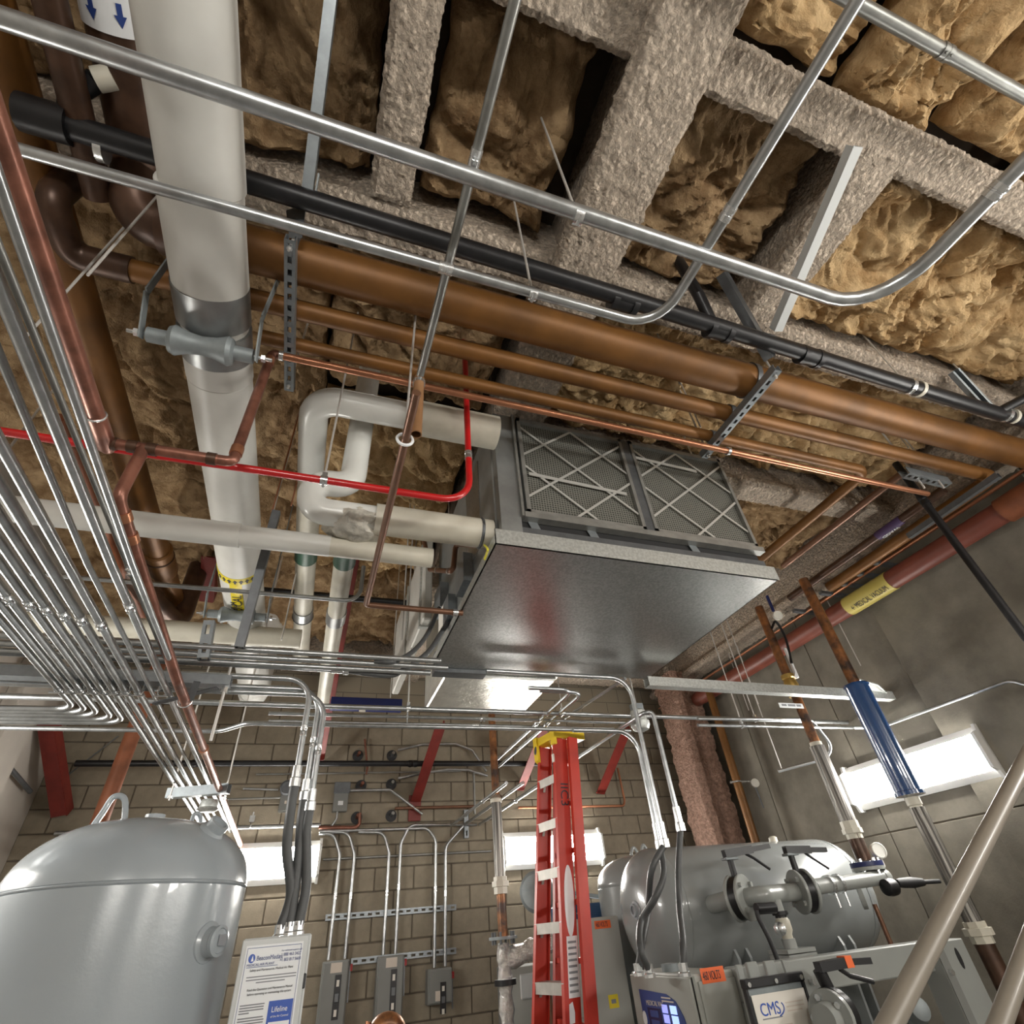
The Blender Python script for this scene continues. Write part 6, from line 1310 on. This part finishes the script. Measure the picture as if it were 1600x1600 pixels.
# ================================================================== right wall, column and the pipes along it
# pink sprayed column
col = beam('pink', 'x', 0, .3, 0, .2, 1); bpy.data.objects.remove(col)
def column(label, cx_, cy_, w_, z0, z1, n=44):
    k = int((z1-z0)/.03); vs = []
    for i in range(k+1):
        z_ = z0+(z1-z0)*i/k
        for j in range(n):
            an = 2*math.pi*j/n; c_, s_ = math.cos(an), math.sin(an); m_ = max(abs(c_), abs(s_))**.85; x_, y_ = c_/m_*w_/2, s_/m_*w_/2
            if abs(c_) < .35: y_ *= .82
            q = V3((x_*1.0, y_, z_)); f_ = 1+.10*noise.noise(q*14)+.07*noise.noise(q*34)+.08*noise.noise(q*4)
            vs.append((cx_+x_*f_, cy_+y_*f_, z_))
    fs = [(i*n+j, i*n+(j+1) % n, (i+1)*n+(j+1) % n, (i+1)*n+j) for i in range(k) for j in range(n)]
    mb = MB(); mb.add(vs, fs+[tuple(range(n)), tuple(k*n+j for j in range(n))]); o = mb.build('sprayed_column', 'fireproof_pink'); return tag(o, label, 'column')
cA, cB = Y(1057,1200,5.95), Y(1148,1260,5.95); column('rough pink sprayed column in the far right corner', (Y(1062,1200,5.95).x+Y(1128,1200,5.95).x)/2, 6.0, .44, 0, 4.2)
# red pipe with label
xq = 4.70; zq1 = (X(1600,792,xq).z+X(1080,1092,xq).z)/2; rq = .085
rp_ = run('red_pipe', 'dark red pipe running along the concrete wall with a yellow label', 'pipe', [(xq, -1.5, zq1), (xq, 5.76, zq1)], rq, 'red_pipe', n=24)
ya_, yb2 = X(1392,905,xq).y, X(1325,946,xq).y
lb = MB().lathe((xq, ya_, zq1), YD, [(0, rq), (0, rq+.004), (yb2-ya_, rq+.004), (yb2-ya_, rq)], 24, False).build('pipe_label', 'label_olive', rp_)
an = -.75; nn = V3((math.sin(an), 0, -math.cos(an))); td = V3((math.cos(an), 0, math.sin(an)))
lettering('\u2190 MEDICAL VACUUM', V3((xq, yb2-.06, zq1))+nn*(rq+.0055)+td*.02, -YD, -td, .075, 'ink', lb, 'LEFT', 'print', (yb2-ya_-.1)/(.075*9.6))
MB().lathe((xq, X(1585,800,xq).y-.25, zq1), YD, [(0, rq), (0, rq*1.18), (.3, rq*1.18), (.3, rq)], 24, False).build('coupling', 'rust_pipe', rp_)
for (dz, dx, lab_) in ((.13, -.10, 'thin copper tube above the red pipe, inner one'), (.16, -.03, 'thin copper tube above the red pipe, outer one')): run('copper_line', lab_, 'pipe', [(xq+dx, .2, zq1+dz), (xq+dx, 6.5, zq1+dz)], .012, 'copper_bright', None, 'copper tubes above the red pipe', n=8)
# dark pipes running back near the wall
for (pa, pb, r_, m_, lab_) in (((1432,745),(1215,872),.026,'copper_brown','brown pipe running back near the concrete wall, left of three'), ((1490,768),(1232,925),.034,'copper_dark','dark pipe running back near the concrete wall with a purple label'), ((1520,790),(1250,958),.022,'copper_brown','thin dark pipe running back next to the red pipe')):
    a_, b_ = Z(*pa, 3.99), Z(*pb, 3.99); x_ = (a_.x+b_.x)/2; o = run('copper_pipe', lab_, 'pipe', [(x_, a_.y, 3.99), (x_, b_.y+.1, 3.99)], r_, m_, None)
    if 'purple' in lab_:
        ya2, yb3 = Z(1412,812,3.99).y, Z(1372,838,3.99).y; l2 = MB().lathe((x_, ya2, 3.99), YD, [(0, r_), (0, r_+.004), (yb3-ya2, r_+.004), (yb3-ya2, r_)], 18, False).build('pipe_label', 'label_purple', o)
        lettering('WAGD', V3((x_-.018, ya2+.05, 3.99-r_-.006)), YD, XD, .05, 'sign_white', l2, 'LEFT', 'print')
for i, (px, py) in enumerate(((1412,912), (1386,931), (1360,946), (1336,962), (1290,985))):
    q = X(px, py, xq+.06); o = MB().bar((xq-.25, q.y, zq1-.02+.16), (XR-.01, q.y, zq1-.02+.16), .04, .03).build('wall_bracket', 'strut_dark', smooth=False); tag(o, 'dark wall bracket over the red pipe, %s from the front' % ['first', 'second', 'third', 'fourth', 'fifth'][i], 'bracket', 'wall brackets of the red pipe')
# trapeze cross strut at the right end of the copper pipes
a_, b_ = Z(1560,742,3.86), Z(1418,838,3.86)
strut(Z(1560,742,3.84), Z(1420,838,3.84), UP, 'cross_strut', 'strut_dark', 'dark strut running back at the right edge under the pipes', 'strut', slots=False, w=.04)
t = thing('cross_strut', 'short slotted strut where the copper pipes turn back', 'strut', Z(1437,744,3.86))
strut(Z(1412,738,3.88), Z(1478,754,3.88), UP, 'channel', 'strut_steel', parent=t, w=.06)
for px in (1432, 1462): q = Z(px, 746, 3.88); MB().cyl((q.x, q.y, 3.78), (q.x, q.y, ZTOP), .007, 8).build('rod', 'rod_steel', t)
q = Z(1440,778,3.92); run('iron_pipe', 'long black upright pipe at the right edge', 'pipe', [(q.x, q.y, zof(q.x, q.y, 724)), (q.x, q.y, zof(q.x, q.y, 1012)), (XR-.01, q.y, zof(q.x, q.y, 1012)-.05)], .026, 'black_iron', .05, couplings=[(0, .25)], cm='black_iron', cl=.09)
# conduits on and near the wall
a_, b_ = X(1375,1137,XR-.03), X(1578,1063,XR-.03)
run('conduit', 'conduit curving along the concrete wall above the right fixture', 'conduit', [Y(1335,1137,a_.y+.1), a_, V3((XR-.03, b_.y, b_.z)), V3((XR-.03, b_.y-.3, b_.z-.25))], .013, 'emt', .12)
zq2 = 3.0; a_, b_ = Z(1010,1066,zq2), Z(1388,1090,zq2)
strut(a_, V3((b_.x, a_.y*.5+b_.y*.5, zq2)), UP, 'long_strut', 'galv_bright', 'long pale strut reaching from the filter unit to the concrete wall', 'strut', w=.07, slots=False)
o = thing('wall_shelf', 'small pale angle plate behind the top of the blue cylinder', 'plate', b_); MB().prism([Z(1335,1060,zq2+.05), Z(1372,1070,zq2+.05), Z(1392,1088,zq2), Z(1350,1102,zq2)], (0,0,.01)).build('plate', 'galv_bright', o, smooth=False)
q = Y(1262,1125,4.6); zz5 = q.z
run('conduit', 'looped conduit turning back by the column', 'conduit', [Y(1090,1123,3.8), Y(1268,1124,3.8), Y(1300,1165,3.85), Y(1292,1185,3.95), Y(1216,1205,4.2)], .014, 'emt', .12)
run('conduit', 'straight conduit below the looped one by the column', 'conduit', [Y(1090,1133,3.8), Y(1332,1137,3.8)], .013, 'emt', None)
x_ = Y(1122,1135,5.4); run('copper_pipe', 'upright orange copper pipe right of the pink column', 'pipe', [(x_.x+.03, 5.4, 3.9), (x_.x, 5.4, 0)], .046, 'copper_bronze', n=18)
t = thing('pressure_gauge', 'small gauge and strap on the orange pipe by the column', 'gauge', Y(1180,1222,5.3)); q = Y(1155,1222,5.4)
xg = x_.x; zg = zof(xg, 5.4, 1222); MB().ring((xg, 5.4, zg), UP, .055, .01).cyl((xg-.07, 5.4, zg), (xg+.2, 5.35, zg), .012, 8).build('strap', 'bright_zinc', t); MB().lathe((xg+.2, 5.33, zg-.03), V3((-.4,-.9,0)), [(0, .045), (.03, .045), (.03, .038), (.026, .036), (.026, .001)], 16).build('dial', 'glass_dial', t); MB().cyl((xg+.2, 5.34, zg-.03), (xg+.22, 5.34, zg-.28), .008, 8).build('stem', 'strut_dark', t)
q = Y(1160,1134,3.8); rod_hanger((q.x, q.y, q.z), XD, .013, 'rod hanger on the straight conduit by the pink column')
# short rods over the red pipe and the wall
for i, (px, py, y_) in enumerate(((1150,1040,5.0), (1170,1110,5.0), (1222,1203,4.18), (1345,1040,3.4), (1185,1100,4.8))):
    q = Y(px, py, y_); o = MB().cyl(q, (q.x, q.y, 4.15), .005, 8).build('hanger_rod', 'rod_steel'); tag(o, 'thin rod hanging between the filter unit and the concrete wall, %s from the left' % ['first', 'second', 'fourth', 'fifth', 'third'][i], 'hanger', 'hanger rods under the ceiling')
